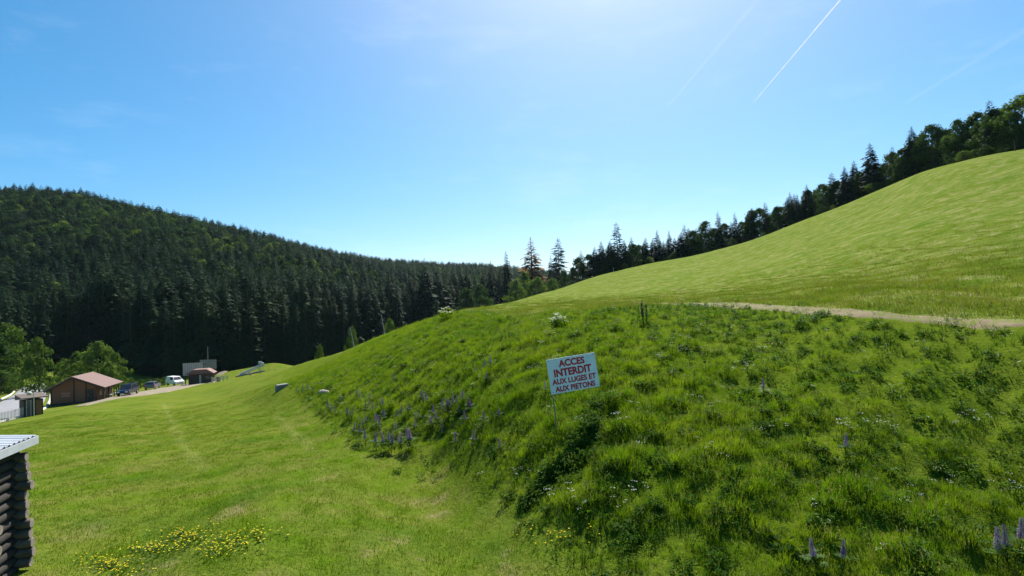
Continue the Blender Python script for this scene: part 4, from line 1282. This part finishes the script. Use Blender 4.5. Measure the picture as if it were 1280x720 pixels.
# ------------------------------------------------------------------ vehicles
def build_car(name, label, loc, rz, paint, prof, cab, W, wheel_r, axles, van=False):
    """prof: side outline of the body (y forward, z); cab: outline of the glazed upper part"""
    root = thing(name, label, 'van' if van else 'car', loc, rz)
    def shell(pr, w0, w1, zlo, zhi):
        V, Fc = [], []
        for s_ in (-1, 1):
            for y_, z_ in pr:
                t = (z_ - zlo) / (zhi - zlo)
                V.append((s_ * (w0 + (w1 - w0) * t), y_, z_))
        n = len(pr)
        Fc = [(k, (k + 1) % n, n + (k + 1) % n, n + k) for k in range(n)] + [tuple(range(n - 1, -1, -1)), tuple(range(n, 2 * n))]
        return V, Fc
    zl = min(z for _, z in prof); zh = max(z for _, z in prof)
    mb = MB(); mb.add(*shell(prof, W / 2 * 0.97, W / 2, zl, zh))
    body = mb.build('body', paint, root)
    bv = body.modifiers.new('b', 'BEVEL'); bv.width = .06; bv.segments = 3
    zl2 = min(z for _, z in cab); zh2 = max(z for _, z in cab)
    mb = MB(); mb.add(*shell(cab, W / 2 * 0.95, W / 2 * 0.78, zl2, zh2))
    cb = mb.build('cabin', paint, root)
    bv = cb.modifiers.new('b', 'BEVEL'); bv.width = .05; bv.segments = 3
    # glass: slightly proud panels
    (yb0, zb0), (yb1, zb1), (yt1, zt1), (yt0, zt0) = cab       # rear low, front low, front top, rear top
    def wx(z): return (W / 2 * 0.95 + (W / 2 * 0.78 - W / 2 * 0.95) * (z - zl2) / (zh2 - zl2)) + 0.012
    def lerp(a, b, t): return a + (b - a) * t
    zl3, zu3 = lerp(zl2, zh2, .18), lerp(zl2, zh2, .84)
    for s_ in (-1, 1):
        spans = ((.56, .93),) if van else ((.10, .46), (.52, .92))
        for t0, t1 in spans:
            q = []
            for z_ in (zl3, zu3):
                tt = (z_ - zl2) / (zh2 - zl2)
                ya, yb = lerp(yb0, yt0, tt), lerp(yb1, yt1, tt)
                q.append([(s_ * wx(z_), lerp(ya, yb, t), z_) for t in (t0, t1)])
            mb = MB(); mb.add([q[0][0], q[0][1], q[1][1], q[1][0]], [(0, 1, 2, 3)])
            w_ = mb.build('side_window', M['glass'], root); sm = w_.modifiers.new('t', 'SOLIDIFY'); sm.thickness = .01; sm.offset = 0
    for (ya, za), (yb, zb_), nm in (((yb1, zb1), (yt1, zt1), 'windscreen'), ((yb0, zb0), (yt0, zt0), 'rear_window')):
        if van and nm == 'rear_window': continue
        q = []
        out = 0.02 if nm == 'windscreen' else -0.02
        for t in (.12, .88):
            z_ = lerp(za, zb_, t); y_ = lerp(ya, yb, t) + out
            q += [(-(wx(z_) - .12), y_, z_), ((wx(z_) - .12), y_, z_)]
        mb = MB(); mb.add([q[0], q[1], q[3], q[2]], [(0, 1, 2, 3)])
        w_ = mb.build(nm, M['glass'], root); sm = w_.modifiers.new('t', 'SOLIDIFY'); sm.thickness = .012; sm.offset = 0
    for y_ in axles:
        for s_ in (-1, 1):
            w_ = thing_part = MB()
            w_.tube((s_ * (W / 2 - .19), y_, wheel_r), (s_ * (W / 2 + .012), y_, wheel_r), wheel_r, wheel_r * .97, 20)
            wo = w_.build('wheel', M['tyre'], root)
            r2 = MB(); r2.tube((s_ * (W / 2 + .013), y_, wheel_r), (s_ * (W / 2 + .022), y_, wheel_r), wheel_r * .62, wheel_r * .55, 14)
            r2.build('rim', M['grey_metal'], wo)
    yf = max(y for y, _ in prof); yr = min(y for y, _ in prof)
    for s_ in (-1, 1):
        mb = MB(); mb.box(s_ * W / 2 * .62 - .17, s_ * W / 2 * .62 + .17, yf - .1, yf + .012, .62, .78); mb.build('headlight', M['lamp'], root)
        mb = MB(); mb.box(s_ * W / 2 * .80 - .09, s_ * W / 2 * .80 + .09, yr - .012, yr + .1, .68, .95); mb.build('tail_light', M['tail'], root)
        mb = MB(); mb.box(s_ * (W / 2 + .02) - .02 + (s_ * .07), s_ * (W / 2 + .02) + .02 + s_ * .16, yb1 - .35, yb1 - .22, zl2 + .05, zl2 + .19); mb.build('mirror', paint, root)
    mb = MB(); mb.box(-.28, .28, yf + .001, yf + .016, .38, .49); mb.build('number_plate', M['sign_white'], root)
    mb = MB(); mb.box(-W / 2 * .5, W / 2 * .5, yf + .001, yf + .012, .52, .60); mb.build('grille', M['tyre'], root)
    return root
HATCH = [(-2.05, .32), (2.0, .30), (2.08, .55), (2.0, .78), (1.1, .95), (-2.0, 1.0), (-2.1, .7)]
HCAB = [(-1.98, .96), (1.05, .93), (.25, 1.46), (-1.55, 1.48)]
MPV = [(-2.2, .34), (2.1, .32), (2.2, .6), (2.1, .88), (1.25, 1.05), (-2.15, 1.08), (-2.24, .7)]
MCAB = [(-2.12, 1.04), (1.2, 1.02), (.45, 1.72), (-1.95, 1.74)]
VAN = [(-2.2, .38), (2.05, .35), (2.14, .6), (2.05, .9), (1.35, 1.12), (-2.18, 1.12), (-2.24, .7)]
VCAB = [(-2.16, 1.08), (1.3, 1.08), (.62, 1.86), (-2.12, 1.88)]
def car_at(px, py, d, yaw, *a, **k):
    p = P(px, py, d); p.z = gz(p.x, p.y) + 0.09
    return build_car(a[0], a[1], p, yaw, *a[2:], **k)
car_at(160, 495, 93, rad(194), 'parked_car', 'dark navy people carrier parked at the corner of the chalet', M['car_navy'], MPV, MCAB, 1.85, .33, (-1.35, 1.35))
car_at(191, 489.5, 110, rad(17), 'parked_car', 'small grey hatchback parked on gravel between the navy car and the white van', M['car_grey'], HATCH, HCAB, 1.74, .30, (-1.28, 1.27))
car_at(219, 482, 121, rad(-124), 'parked_van', 'white panel van parked next to the lift shack', M['car_white'], VAN, VCAB, 1.85, .32, (-1.35, 1.35), van=True)

# ------------------------------------------------------------------ lift shack with its pale boards
g = P(251, 480.5, 115); g.z = gz(g.x, g.y)
rz0 = face_cam(g)
sh = thing('lift_shack', 'low dark lift shack with a red brown roof beneath the two pale boards', 'hut', g, rz0 - .2)
mb = MB(); mb.box(-2.2, 2.1, 0, 2.6, -.6, 2.0); mb.build('wall', M['wood_dark'], sh)
mb = MB(); mb.prism([(-2.6, 1.98), (2.5, 1.98), (2.2, 2.2), (1.2, 2.85), (-1.3, 2.85), (-2.3, 2.2)], -.6, 3.0); mb.build('roof', plain('shack_roof', (.17, .09, .075), .75, var=.2), sh)
mb = MB(); mb.box(-.25, .1, -.05, -.003, -.3, 1.7); mb.build('door', M['off_white'], sh)
mb = MB(); mb.box(.8, 1.7, -.04, -.003, .8, 1.5); mb.build('window', M['glass'], sh)
def board(px0, px1, py0, py1, d, sk, lb, feet):
    c = P((px0 + px1) / 2, (py0 + py1) / 2, d)
    w = (px1 - px0) / F * d; h = (py1 - py0) / F * d
    zg = gz(c.x, c.y)
    root = thing('slatted_board', lb, 'board', (c.x, c.y, zg), face_cam(c) + sk)
    mb = MB(); n = 9
    for k in range(n):
        x0 = -w / 2 + w * k / n
        mb.box(x0 + .03, x0 + w / n - .03, -.03, .03, c.z - zg - h / 2 - .04 * (k % 3), c.z - zg + h / 2 + .03 - .02 * k)
    mb.build('slats', M['off_white'] if d < 120 else M['grey_board'], root)
    for zz in (-.3, .3):
        mb = MB(); mb.box(-w / 2 - .1, w / 2 + (.9 if zz > 0 else .1), .032, .12, c.z - zg + zz * h - .06, c.z - zg + zz * h + .06); mb.build('crossbeam', M['wood_dark'], root)
    for x_ in (-w * .36, w * .36):
        mb = MB(); mb.box(x_ - .08, x_ + .08, .122, .28, -.5, c.z - zg + h * .48); mb.build('post', M['wood_dark'], root)
    return root
board(229.5, 252.5, 453.5, 468.5, 118, .35, 'nearer pale slatted board standing at the left of the lift shack roof', 2)
board(251, 269.5, 449.5, 461, 124, -.1, 'farther pale slatted board with a pole above the lift shack', 2)
g = P(260.5, 475, 126); g.z = gz(g.x, g.y)
ap = thing('mast', 'thin grey mast rising above the farther pale board', 'mast', g)
mb = MB(); mb.tube((0, 0, -.3), (0, 0, 6.6), .06, .04, 8); mb.build('pole', M['grey_metal'], ap)
mb = MB(); mb.tube((0, 0, 6.55), (0, 0, 6.75), .10, .06, 8); mb.build('cap', M['grey_metal'], ap)
# rails, crates and barrels right of the shack
for k, (px, py, lb) in enumerate(((270, 476.5, 'wooden rail fence just right of the lift shack'), (279, 474, 'second short rail fence on the way to the lift boom'))):
    p = P(px, py, 113); p.z = gz(p.x, p.y)
    rf = thing('rail_fence', lb, 'fence', p, face_cam(p) + .3)
    for x_ in (-.75, 0, .75):
        mb = MB(); mb.box(x_ - .06, x_ + .06, -.06, .06, -.3, 1.05); mb.build('post', M['off_white'], rf)
    for z_ in (.5, .92):
        mb = MB(); mb.box(-.95, .95, -.09, -.062, z_ - .06, z_ + .06); mb.build('rail', M['off_white'], rf)
p = P(273.5, 473, 116); p.z = gz(p.x, p.y)
br = thing('barrel', 'rust red barrel between the two rail fences', 'barrel', p)
mb = MB(); mb.tube((0, 0, -.1), (0, 0, .3), .36, .40, 14); mb.tube((0, 0, .3), (0, 0, .65), .40, .40, 14); mb.tube((0, 0, .65), (0, 0, 1.0), .40, .36, 14)
mb.build('body', plain('rust', (.30, .10, .06), .8, var=.3), br, True)
mb = MB()
for z_ in (.3, .65): mb.tube((0, 0, z_ - .025), (0, 0, z_ + .025), .415, .415, 14)
mb.build('hoop', M['dark_metal'], br)

# ------------------------------------------------------------------ lift boom
g = P(313, 470.5, 112); g.z = gz(g.x, g.y)
lb_ = thing('ski_lift_boom', 'grey steel ski lift boom tilted up on a low frame beside the path', 'ski lift', g, face_cam(g))
mb = MB()
for y_ in (-.5, .5): mb.tube((-2.6, y_, .15), (2.6, y_, .85), .10, .10, 8)
for k in range(6):
    x_ = -2.4 + k * .96; z_ = .18 + .135 * k
    mb.tube((x_, -.5, z_), (x_, .5, z_), .06, .06, 6)
mb.build('base_frame', M['dark_metal'], lb_)
mb = MB()
for y_ in (-.32, .32):
    mb.tube((-1.9, y_, .55), (2.2, y_, 2.25), .11, .10, 8); mb.tube((-1.9, y_, .30), (2.3, y_, 1.85), .08, .08, 8)
    for k in range(7):
        t = k / 6; mb.tube((-1.9 + 4.1 * t, y_, .55 + 1.7 * t), (-1.9 + 4.2 * min(1, t + .08), y_, .30 + 1.55 * min(1, t + .08)), .04, .04, 5)
mb.build('boom', M['grey_metal'], lb_)
for x_, h_ in ((-.2, 1.1), (1.6, 1.8)):
    for y_ in (-.4, .4):
        mb = MB(); mb.tube((x_ + .3, y_, -.4), (x_, y_, h_), .08, .07, 8); mb.build('leg', M['grey_metal'], lb_)
mb = MB(); mb.tube((2.15, -.42, 2.1), (2.15, .42, 2.1), .42, .42, 18); mb.build('bullwheel', M['grey_metal'], lb_)
mb = MB(); mb.box(1.5, 2.1, -.3, .3, 2.3, 2.75); mb.build('motor_housing', M['grey_metal'], lb_)

# ------------------------------------------------------------------ small things on the grass
p = G(363, 456)
sp = thing('marker_post', 'small pale marker post standing by the gravel path near the forest', 'post', p, face_cam(p))
mb = MB(); mb.box(-.06, .06, -.05, .05, -.3, 1.25); mb.build('post', M['off_white'], sp)
mb = MB(); mb.box(-.22, .22, -.07, -.052, .75, 1.2); mb.build('plate', M['sign_white'], sp)

p = G(352.5, 486)
mb = MB(); r_ = random.Random(3)
prof = [(-.5, -.2), (-.47, .26), (-.40, .36), (.42, .40), (.50, .30), (.52, -.2)]
mb.prism(prof, -.35, .35)
blk = mb.build('concrete_block', M['concrete']); blk.location = p; blk.rotation_euler = (0, 0, face_cam(p) + .2)
bv = blk.modifiers.new('b', 'BEVEL'); bv.width = .04; bv.segments = 2
tag(blk, 'grey concrete block lying in the grass at the left foot of the bank', 'block')
def rock(p, s_, lb, seed):
    r_ = random.Random(seed)
    bm_v, Fc = [], []
    for j in range(7):
        for i in range(10):
            th = math.pi * j / 6; ph = 2 * math.pi * i / 10
            q = s_ * r_.uniform(.8, 1.12)
            bm_v.append((q * 1.3 * math.sin(th) * math.cos(ph), q * math.sin(th) * math.sin(ph), q * .7 * math.cos(th)))
    for j in range(6):
        for i in range(10): Fc.append((j * 10 + i, (j + 1) * 10 + i, (j + 1) * 10 + (i + 1) % 10, j * 10 + (i + 1) % 10))
    o = link_mesh('stone', bm_v, Fc, plain('pale_stone', (.24, .22, .19), .9, var=.25, scale=5, bump=.4), None, True)
    o.location = p + Vector((0, 0, s_ * .25))
    return tag(o, lb, 'stone')
rock(G(405, 491), .30, 'pale stone in the grass right of the concrete block', 4)

# posts
def stake(px, py, h, lb, rr=.06, mt=None, ln=0.0, d=None):
    if d is None: p = G(px, py)
    else:
        p = P(px, py, d); p.z = gz(p.x, p.y)
    s_ = thing('wooden_stake', lb, 'stake', p)
    mb = MB(); mb.tube((0, 0, -.3), (ln * h, 0, h), rr, rr * .85, 8); mb.build('shaft', mt or M['bark'], s_)
    mb = MB(); mb.tube((ln * h, 0, h), (ln * h * 1.02, 0, h + rr * 0.8), rr * .87, rr * .35, 8); mb.build('cap', mt or M['bark'], s_)
    return s_
stake(1269, 189, 1.9, 'thin dark stake on the hillside near the right edge', .08)
stake(767, 343, 1.5, 'small pale stake at the crest below the tall airy fir', .12, M['off_white'], d=205)
def bare_trunk(px, py, d, h, ln, lb):
    p = P(px, py, d); p.z = gz(p.x, p.y)
    hh = P(px, py, d).z - p.z
    o = thing('dead_tree', lb, 'tree', p)
    mb = MB(); mb.tube((0, 0, -.4), (ln * (h + hh) * .5, 0, (h + hh) * .5), .16, .12, 7); mb.tube((ln * (h + hh) * .5, 0, (h + hh) * .5), (ln * (h + hh), 0, h + hh), .12, .05, 7)
    mb.build('trunk', M['pale_bark'], o)
    for k in range(4):
        z_ = (h + hh) * (.5 + .12 * k)
        mb = MB(); mb.tube((ln * z_, 0, z_), (ln * z_ + (.9 if k % 2 else -.8), .3, z_ + .5), .04, .015, 5); mb.build('branch', M['pale_bark'], o)
bare_trunk(446, 431, 140, 4.5, -.18, 'pale leaning dead trunk at the forest edge, the left of two')
bare_trunk(485, 416, 140, 4.5, -.16, 'pale leaning dead trunk at the forest edge, the right of two')

# bushes with white flowers, and a dark dock stalk
def flower_bush(px, py, h, w, lb, seed):
    p = G(px, py)
    root = thing('flowering_bush', lb, 'bush', p)
    r_ = random.Random(seed)
    mb = MB(); fb = MB(); sb = MB()
    for _ in range(46):
        a_ = r_.uniform(0, 6.28); q = w * math.sqrt(r_.random()); z_ = h * r_.uniform(.25, 1.0) * (1.1 - .5 * q / w)
        tip = Vector((q * math.cos(a_), q * math.sin(a_), z_))
        sb.tube((q * .2 * math.cos(a_), q * .2 * math.sin(a_), -.05), tip, .007, .004, 4)
        for _ in range(16):
            c = tip + Vector((r_.gauss(0, .07), r_.gauss(0, .07), r_.gauss(-.06, .07)))
            n = Vector((r_.gauss(0, 1), r_.gauss(0, 1), r_.gauss(.4, 1))).normalized(); u = n.orthogonal().normalized() * r_.uniform(.03, .055); v_ = n.cross(u) * .6
            mb.add([c - u, c + v_, c + u, c - v_], [(0, 1, 2, 3)])
        if z_ > h * .42:
            for _ in range(12):
                c = tip + Vector((r_.gauss(0, .045), r_.gauss(0, .045), r_.gauss(.02, .022))); s_ = r_.uniform(.014, .026)
                fb.add([c + Vector((-s_, 0, 0)), c + Vector((0, -s_, .01)), c + Vector((s_, 0, .0)), c + Vector((0, s_, -.01))], [(0, 1, 2, 3)])
    sb.build('stems', M['herb'], root); mb.build('leaves', M['tall_grass'], root); fb.build('blossom', M['white_petal'], root)
flower_bush(698, 412, .85, .42, 'bush with white blossom on the bank above the warning sign', 1)
flower_bush(558, 401, 1.1, .55, 'bush with white blossom on the skyline crest of the bank', 2)

def dock(px, py, h, lb, seed):
    p = G(px, py); r_ = random.Random(seed)
    root = thing('dock_plant', lb, 'plant', p)
    sb = MB(); lbm = MB(); hb = MB()
    for q in range(3):
        dx, dy = r_.uniform(-.06, .06), r_.uniform(-.06, .06); hh = h * (1 - .15 * q)
        sb.tube((dx, dy, -.05), (dx * 1.8, dy * 1.8, hh), .011, .006, 5)
        for _ in range(70):
            z_ = hh * r_.uniform(.45, 1.0); a_ = r_.uniform(0, 6.28); s_ = r_.uniform(.012, .026)
            c = Vector((dx * 1.5 + .032 * math.cos(a_), dy * 1.5 + .032 * math.sin(a_), z_))
            hb.add([c + Vector((-s_, 0, -s_)), c + Vector((s_, s_ * .3, -s_)), c + Vector((s_ * .2, 0, s_ * 1.6))], [(0, 1, 2)])
    hm = herb(seed, 26, .22, .14, h * .45)
    hm.build('leaves', M['herb'], root); sb.build('stems', M['herb'], root); hb.build('seed_head', plain('dock_seed', (.11, .085, .06), .9, var=.3), root)
dock(806, 408, 1.0, 'tall dark dock stalk standing on the edge of the dirt track', 1)

# lupins
def lupin_proto():
    root = thing('lupin', 'lupin', 'flower')
    r_ = random.Random(9)
    mb = MB()
    mb.tube((0, 0, -.05), (.02, 0, .63), .007, .005, 5)
    mb.build('stem', M['herb'], root)
    mb = MB()
    for k in range(26):
        z_ = .34 + .30 * k / 25; q = .034 * (1 - .62 * (k / 25) ** 1.6) + .004 + r_.uniform(-.006, .006)
        for i in range(6):
            a_ = i * 1.047 + k * .5; s_ = .019 * (1 - .5 * k / 25) * r_.uniform(.6, 1.2)
            c = Vector((.012 + q * math.cos(a_), q * math.sin(a_), z_)); d = Vector((math.cos(a_), math.sin(a_), .3)); sd = Vector((-d.y, d.x, 0)) * s_ * .7
            mb.add([c - sd, c + d * s_ - Vector((0, 0, s_ * .5)), c + sd, c + Vector((0, 0, s_ * 1.1))], [(0, 1, 2, 3)])
    mb.build('flower_spike', M['purple_petal'], root)
    mb = MB()
    for k in range(9):
        a_ = r_.uniform(0, 6.28); hh = r_.uniform(.15, .40); c = Vector((math.cos(a_) * r_.uniform(.1, .22), math.sin(a_) * r_.uniform(.1, .22), hh))
        mb.tube((0, 0, hh * .3), c, .004, .003, 3)
        for i in range(8):
            b_ = i * .785; d = Vector((math.cos(b_), math.sin(b_), .15)); sd = Vector((-d.y, d.x, 0)) * .014; L = .085
            mb.add([c, c + d * L * .6 + sd, c + d * L, c + d * L * .6 - sd], [(0, 1, 2, 3)])
    mb.build('leaves', M['herb'], root)
    return root
LP = lupin_proto(); LP['used'] = 0
def lupin(px, py, s_, lb, grp=None):
    p = G(px, py)
    o = LP if LP['used'] == 0 else copy_tree(LP)
    LP['used'] = 1
    o['label'] = lb
    if grp: o['group'] = grp
    elif 'group' in o: del o['group']
    o.location = p; o.scale = (s_, s_, s_); o.rotation_euler = (random.gauss(0, .08), random.gauss(0, .08), random.uniform(0, 6.28))
front = [(471, 566), (480, 567), (487, 565), (489, 569), (494, 567), (500, 566), (502, 569), (511, 566), (513, 569), (516, 567), (467, 560), (457, 558), (450, 552), (442, 548)]
for px, py in front:
    lupin(px, py, random.uniform(.8, 1.05), 'violet lupin in the tight clump at the foot of the bank', 'lupins in the clump at the foot of the bank')
for px, py in ((466, 525), (474, 530), (479, 520), (460, 512), (527, 503), (530, 506), (549, 515), (560, 520), (566, 514), (571, 518), (562, 524), (545, 527), (578, 512), (590, 520), (596, 468), (609, 464), (616, 470),
               (606, 478), (447, 498), (455, 500), (463, 504), (470, 538), (475, 545), (455, 536), (436, 530), (421, 522), (410, 519), (414, 516), (424, 508), (520, 530), (536, 540), (380, 492), (384, 491), (389, 493), (376, 491), (372, 495), (568, 566), (590, 563), (626, 566)):
    lupin(px + random.uniform(-2, 2), py + random.uniform(-2, 2), random.uniform(.65, .95), 'violet lupin scattered loosely over the left half of the bank', 'lupins scattered over the bank')
for _ in range(34):
    _px, _py = random.gauss(510, 46), random.gauss(526, 15)
    _g = G0(_px, _py)
    if rough_mask(np.array([_g[0]]), np.array([_g[1]]))[0] < .8: continue
    lupin(_px, _py, random.uniform(.6, .9), 'violet lupin scattered loosely over the left half of the bank', 'lupins scattered over the bank')
for px, py, lb in ((1246, 712, 'violet lupin at the bottom right corner, leftmost of three'), (1262, 716, 'violet lupin at the bottom right corner, middle of three'), (1276, 708, 'violet lupin cut by the right edge, rightmost of three'),
                   (956, 496, 'single violet lupin right of the warning sign below the track'), (1056, 576, 'single short violet lupin in the middle of the right bank'), (1052, 712, 'violet lupin at the lower edge left of the corner trio'), (1021, 716, 'small violet lupin at the lower edge, left of the taller one')):
    lupin(px, py, 1.0 if px > 1200 else .8, lb)

# yellow flower clumps
def clump(pxs, lb, n, seed):
    r_ = random.Random(seed)
    c = G(*pxs[len(pxs) // 2])
    root = thing('yellow_flowers', lb, 'wildflowers', c)
    pet = MB(); lf = MB()
    for _ in range(n):
        k = r_.randrange(len(pxs) - 1); t = r_.random()
        px = pxs[k][0] + (pxs[k + 1][0] - pxs[k][0]) * t + r_.gauss(0, 19); py = pxs[k][1] + (pxs[k + 1][1] - pxs[k][1]) * t + r_.gauss(0, 5.0)
        q = G0(px, py); z_ = gz(*q)
        h = r_.uniform(.05, .13)
        b = Vector((q[0], q[1], z_)) - c
        tip = b + Vector((r_.gauss(0, .02), r_.gauss(0, .02), h))
        lf.tube(b - Vector((0, 0, .02)), tip, .003, .002, 3)
        for _ in range(4):
            a_ = r_.uniform(0, 6.28); L = r_.uniform(.05, .1); d = Vector((math.cos(a_), math.sin(a_), .6)) * L; sd = Vector((-d.y, d.x, 0)) * .12
            lf.add([b, b + d * .5 + sd, b + d, b + d * .5 - sd], [(0, 1, 2, 3)])
        for i in range(5):
            a_ = i * 1.257 + r_.random(); d = Vector((math.cos(a_), math.sin(a_), .35)); sd = Vector((-d.y, d.x, 0)) * .010; L = .016
            pet.add([tip, tip + d * L * .6 + sd, tip + d * L, tip + d * L * .6 - sd], [(0, 1, 2, 3)])
    pet.build('petals', M['yellow_petal'], root); lf.build('stems_and_leaves', M['herb_light'], root)
clump([(172, 688), (200, 685), (225, 678), (248, 668)], 'patch of yellow flowers on the lawn, the left of the two long patches', 150, 1)
clump([(262, 695), (285, 688), (305, 678), (326, 676)], 'patch of yellow flowers on the lawn, the right of the two long patches', 120, 2)
clump([(122, 702), (135, 700), (142, 712), (160, 714)], 'yellow flowers at the bottom edge of the lawn near the log hut', 90, 3)
clump([(683, 672), (697, 676), (712, 668), (722, 672)], 'sparse yellow flowers at the foot of the bank below the warning sign', 30, 4)

# ------------------------------------------------------------------ contrails, ten kilometres up
def contrail(p0, p1, w0, w1, dens, lb):
    alt = 9500.0
    a = ray(*p0); b = ray(*p1)
    A = a * (alt / a.z); B = b * (alt / b.z)
    mt, nt, out = mat_new('contrail_vapour')
    df = N(nt, 'ShaderNodeBsdfTranslucent', inp={0: (1, 1, 1, 1)}); d2 = N(nt, 'ShaderNodeBsdfDiffuse', inp={0: (1, 1, 1, 1)})
    ad = N(nt, 'ShaderNodeMixShader', inp={0: .5}); tp = N(nt, 'ShaderNodeBsdfTransparent'); mx = N(nt, 'ShaderNodeMixShader')
    geo = N(nt, 'ShaderNodeNewGeometry')
    nz = noise(nt, geo.outputs['Position'], 0.0016, 4)
    nt.links.new(rng_map(nt, nz, .3, .7, dens * .5, dens * 1.3), mx.inputs[0])
    nt.links.new(df.outputs[0], ad.inputs[1]); nt.links.new(d2.outputs[0], ad.inputs[2])
    nt.links.new(tp.outputs[0], mx.inputs[1]); nt.links.new(ad.outputs[0], mx.inputs[2]); nt.links.new(mx.outputs[0], out.inputs[0])
    mb = MB(); n = 10
    for k in range(n):
        q0 = A + (B - A) * (k / n); q1 = A + (B - A) * ((k + 1) / n)
        mb.tube(q0, q1, w0 + (w1 - w0) * k / n, w0 + (w1 - w0) * (k + 1) / n, 10, caps=False)
    o = mb.build('contrail', mt, None, True)
    return tag(o, lb, 'contrail')
contrail((943, 127), (1062, -14), 13, 27, .5, 'bright white contrail, the sharpest streak in the sky')
contrail((835, 133), (958, -14), 60, 95, .036, 'faint wide contrail left of the bright white one')
contrail((1130, 130), (1300, 26), 60, 95, .036, 'faint contrail fading down from the right edge of the sky')

# ------------------------------------------------------------------ air
mb = MB(); mb.box(-1500, 1500, -80, 2200, -70, 280)
mt, nt, out = mat_new('haze_air')
pv = N(nt, 'ShaderNodeVolumePrincipled')
pv.inputs['Density'].default_value = 0.00003
pv.inputs['Color'].default_value = (.60, .80, 1, 1)
pv.inputs['Anisotropy'].default_value = 0.2
nt.links.new(pv.outputs[0], out.inputs['Volume'])
tag(mb.build('haze', mt), 'thin blue haze over the valley', 'haze', kind='stuff')

# prototypes nobody used leave the scene
for root, _ in PROTO.values():
    if root['used'] == 0:
        for ch in list(root.children): bpy.data.objects.remove(ch)
        bpy.data.objects.remove(root)
for o in scene.objects:
    if 'used' in o: del o['used']
print('COUNTS', n_forest, cnt, n1, n2, n3, n4, n5, len(scene.objects))
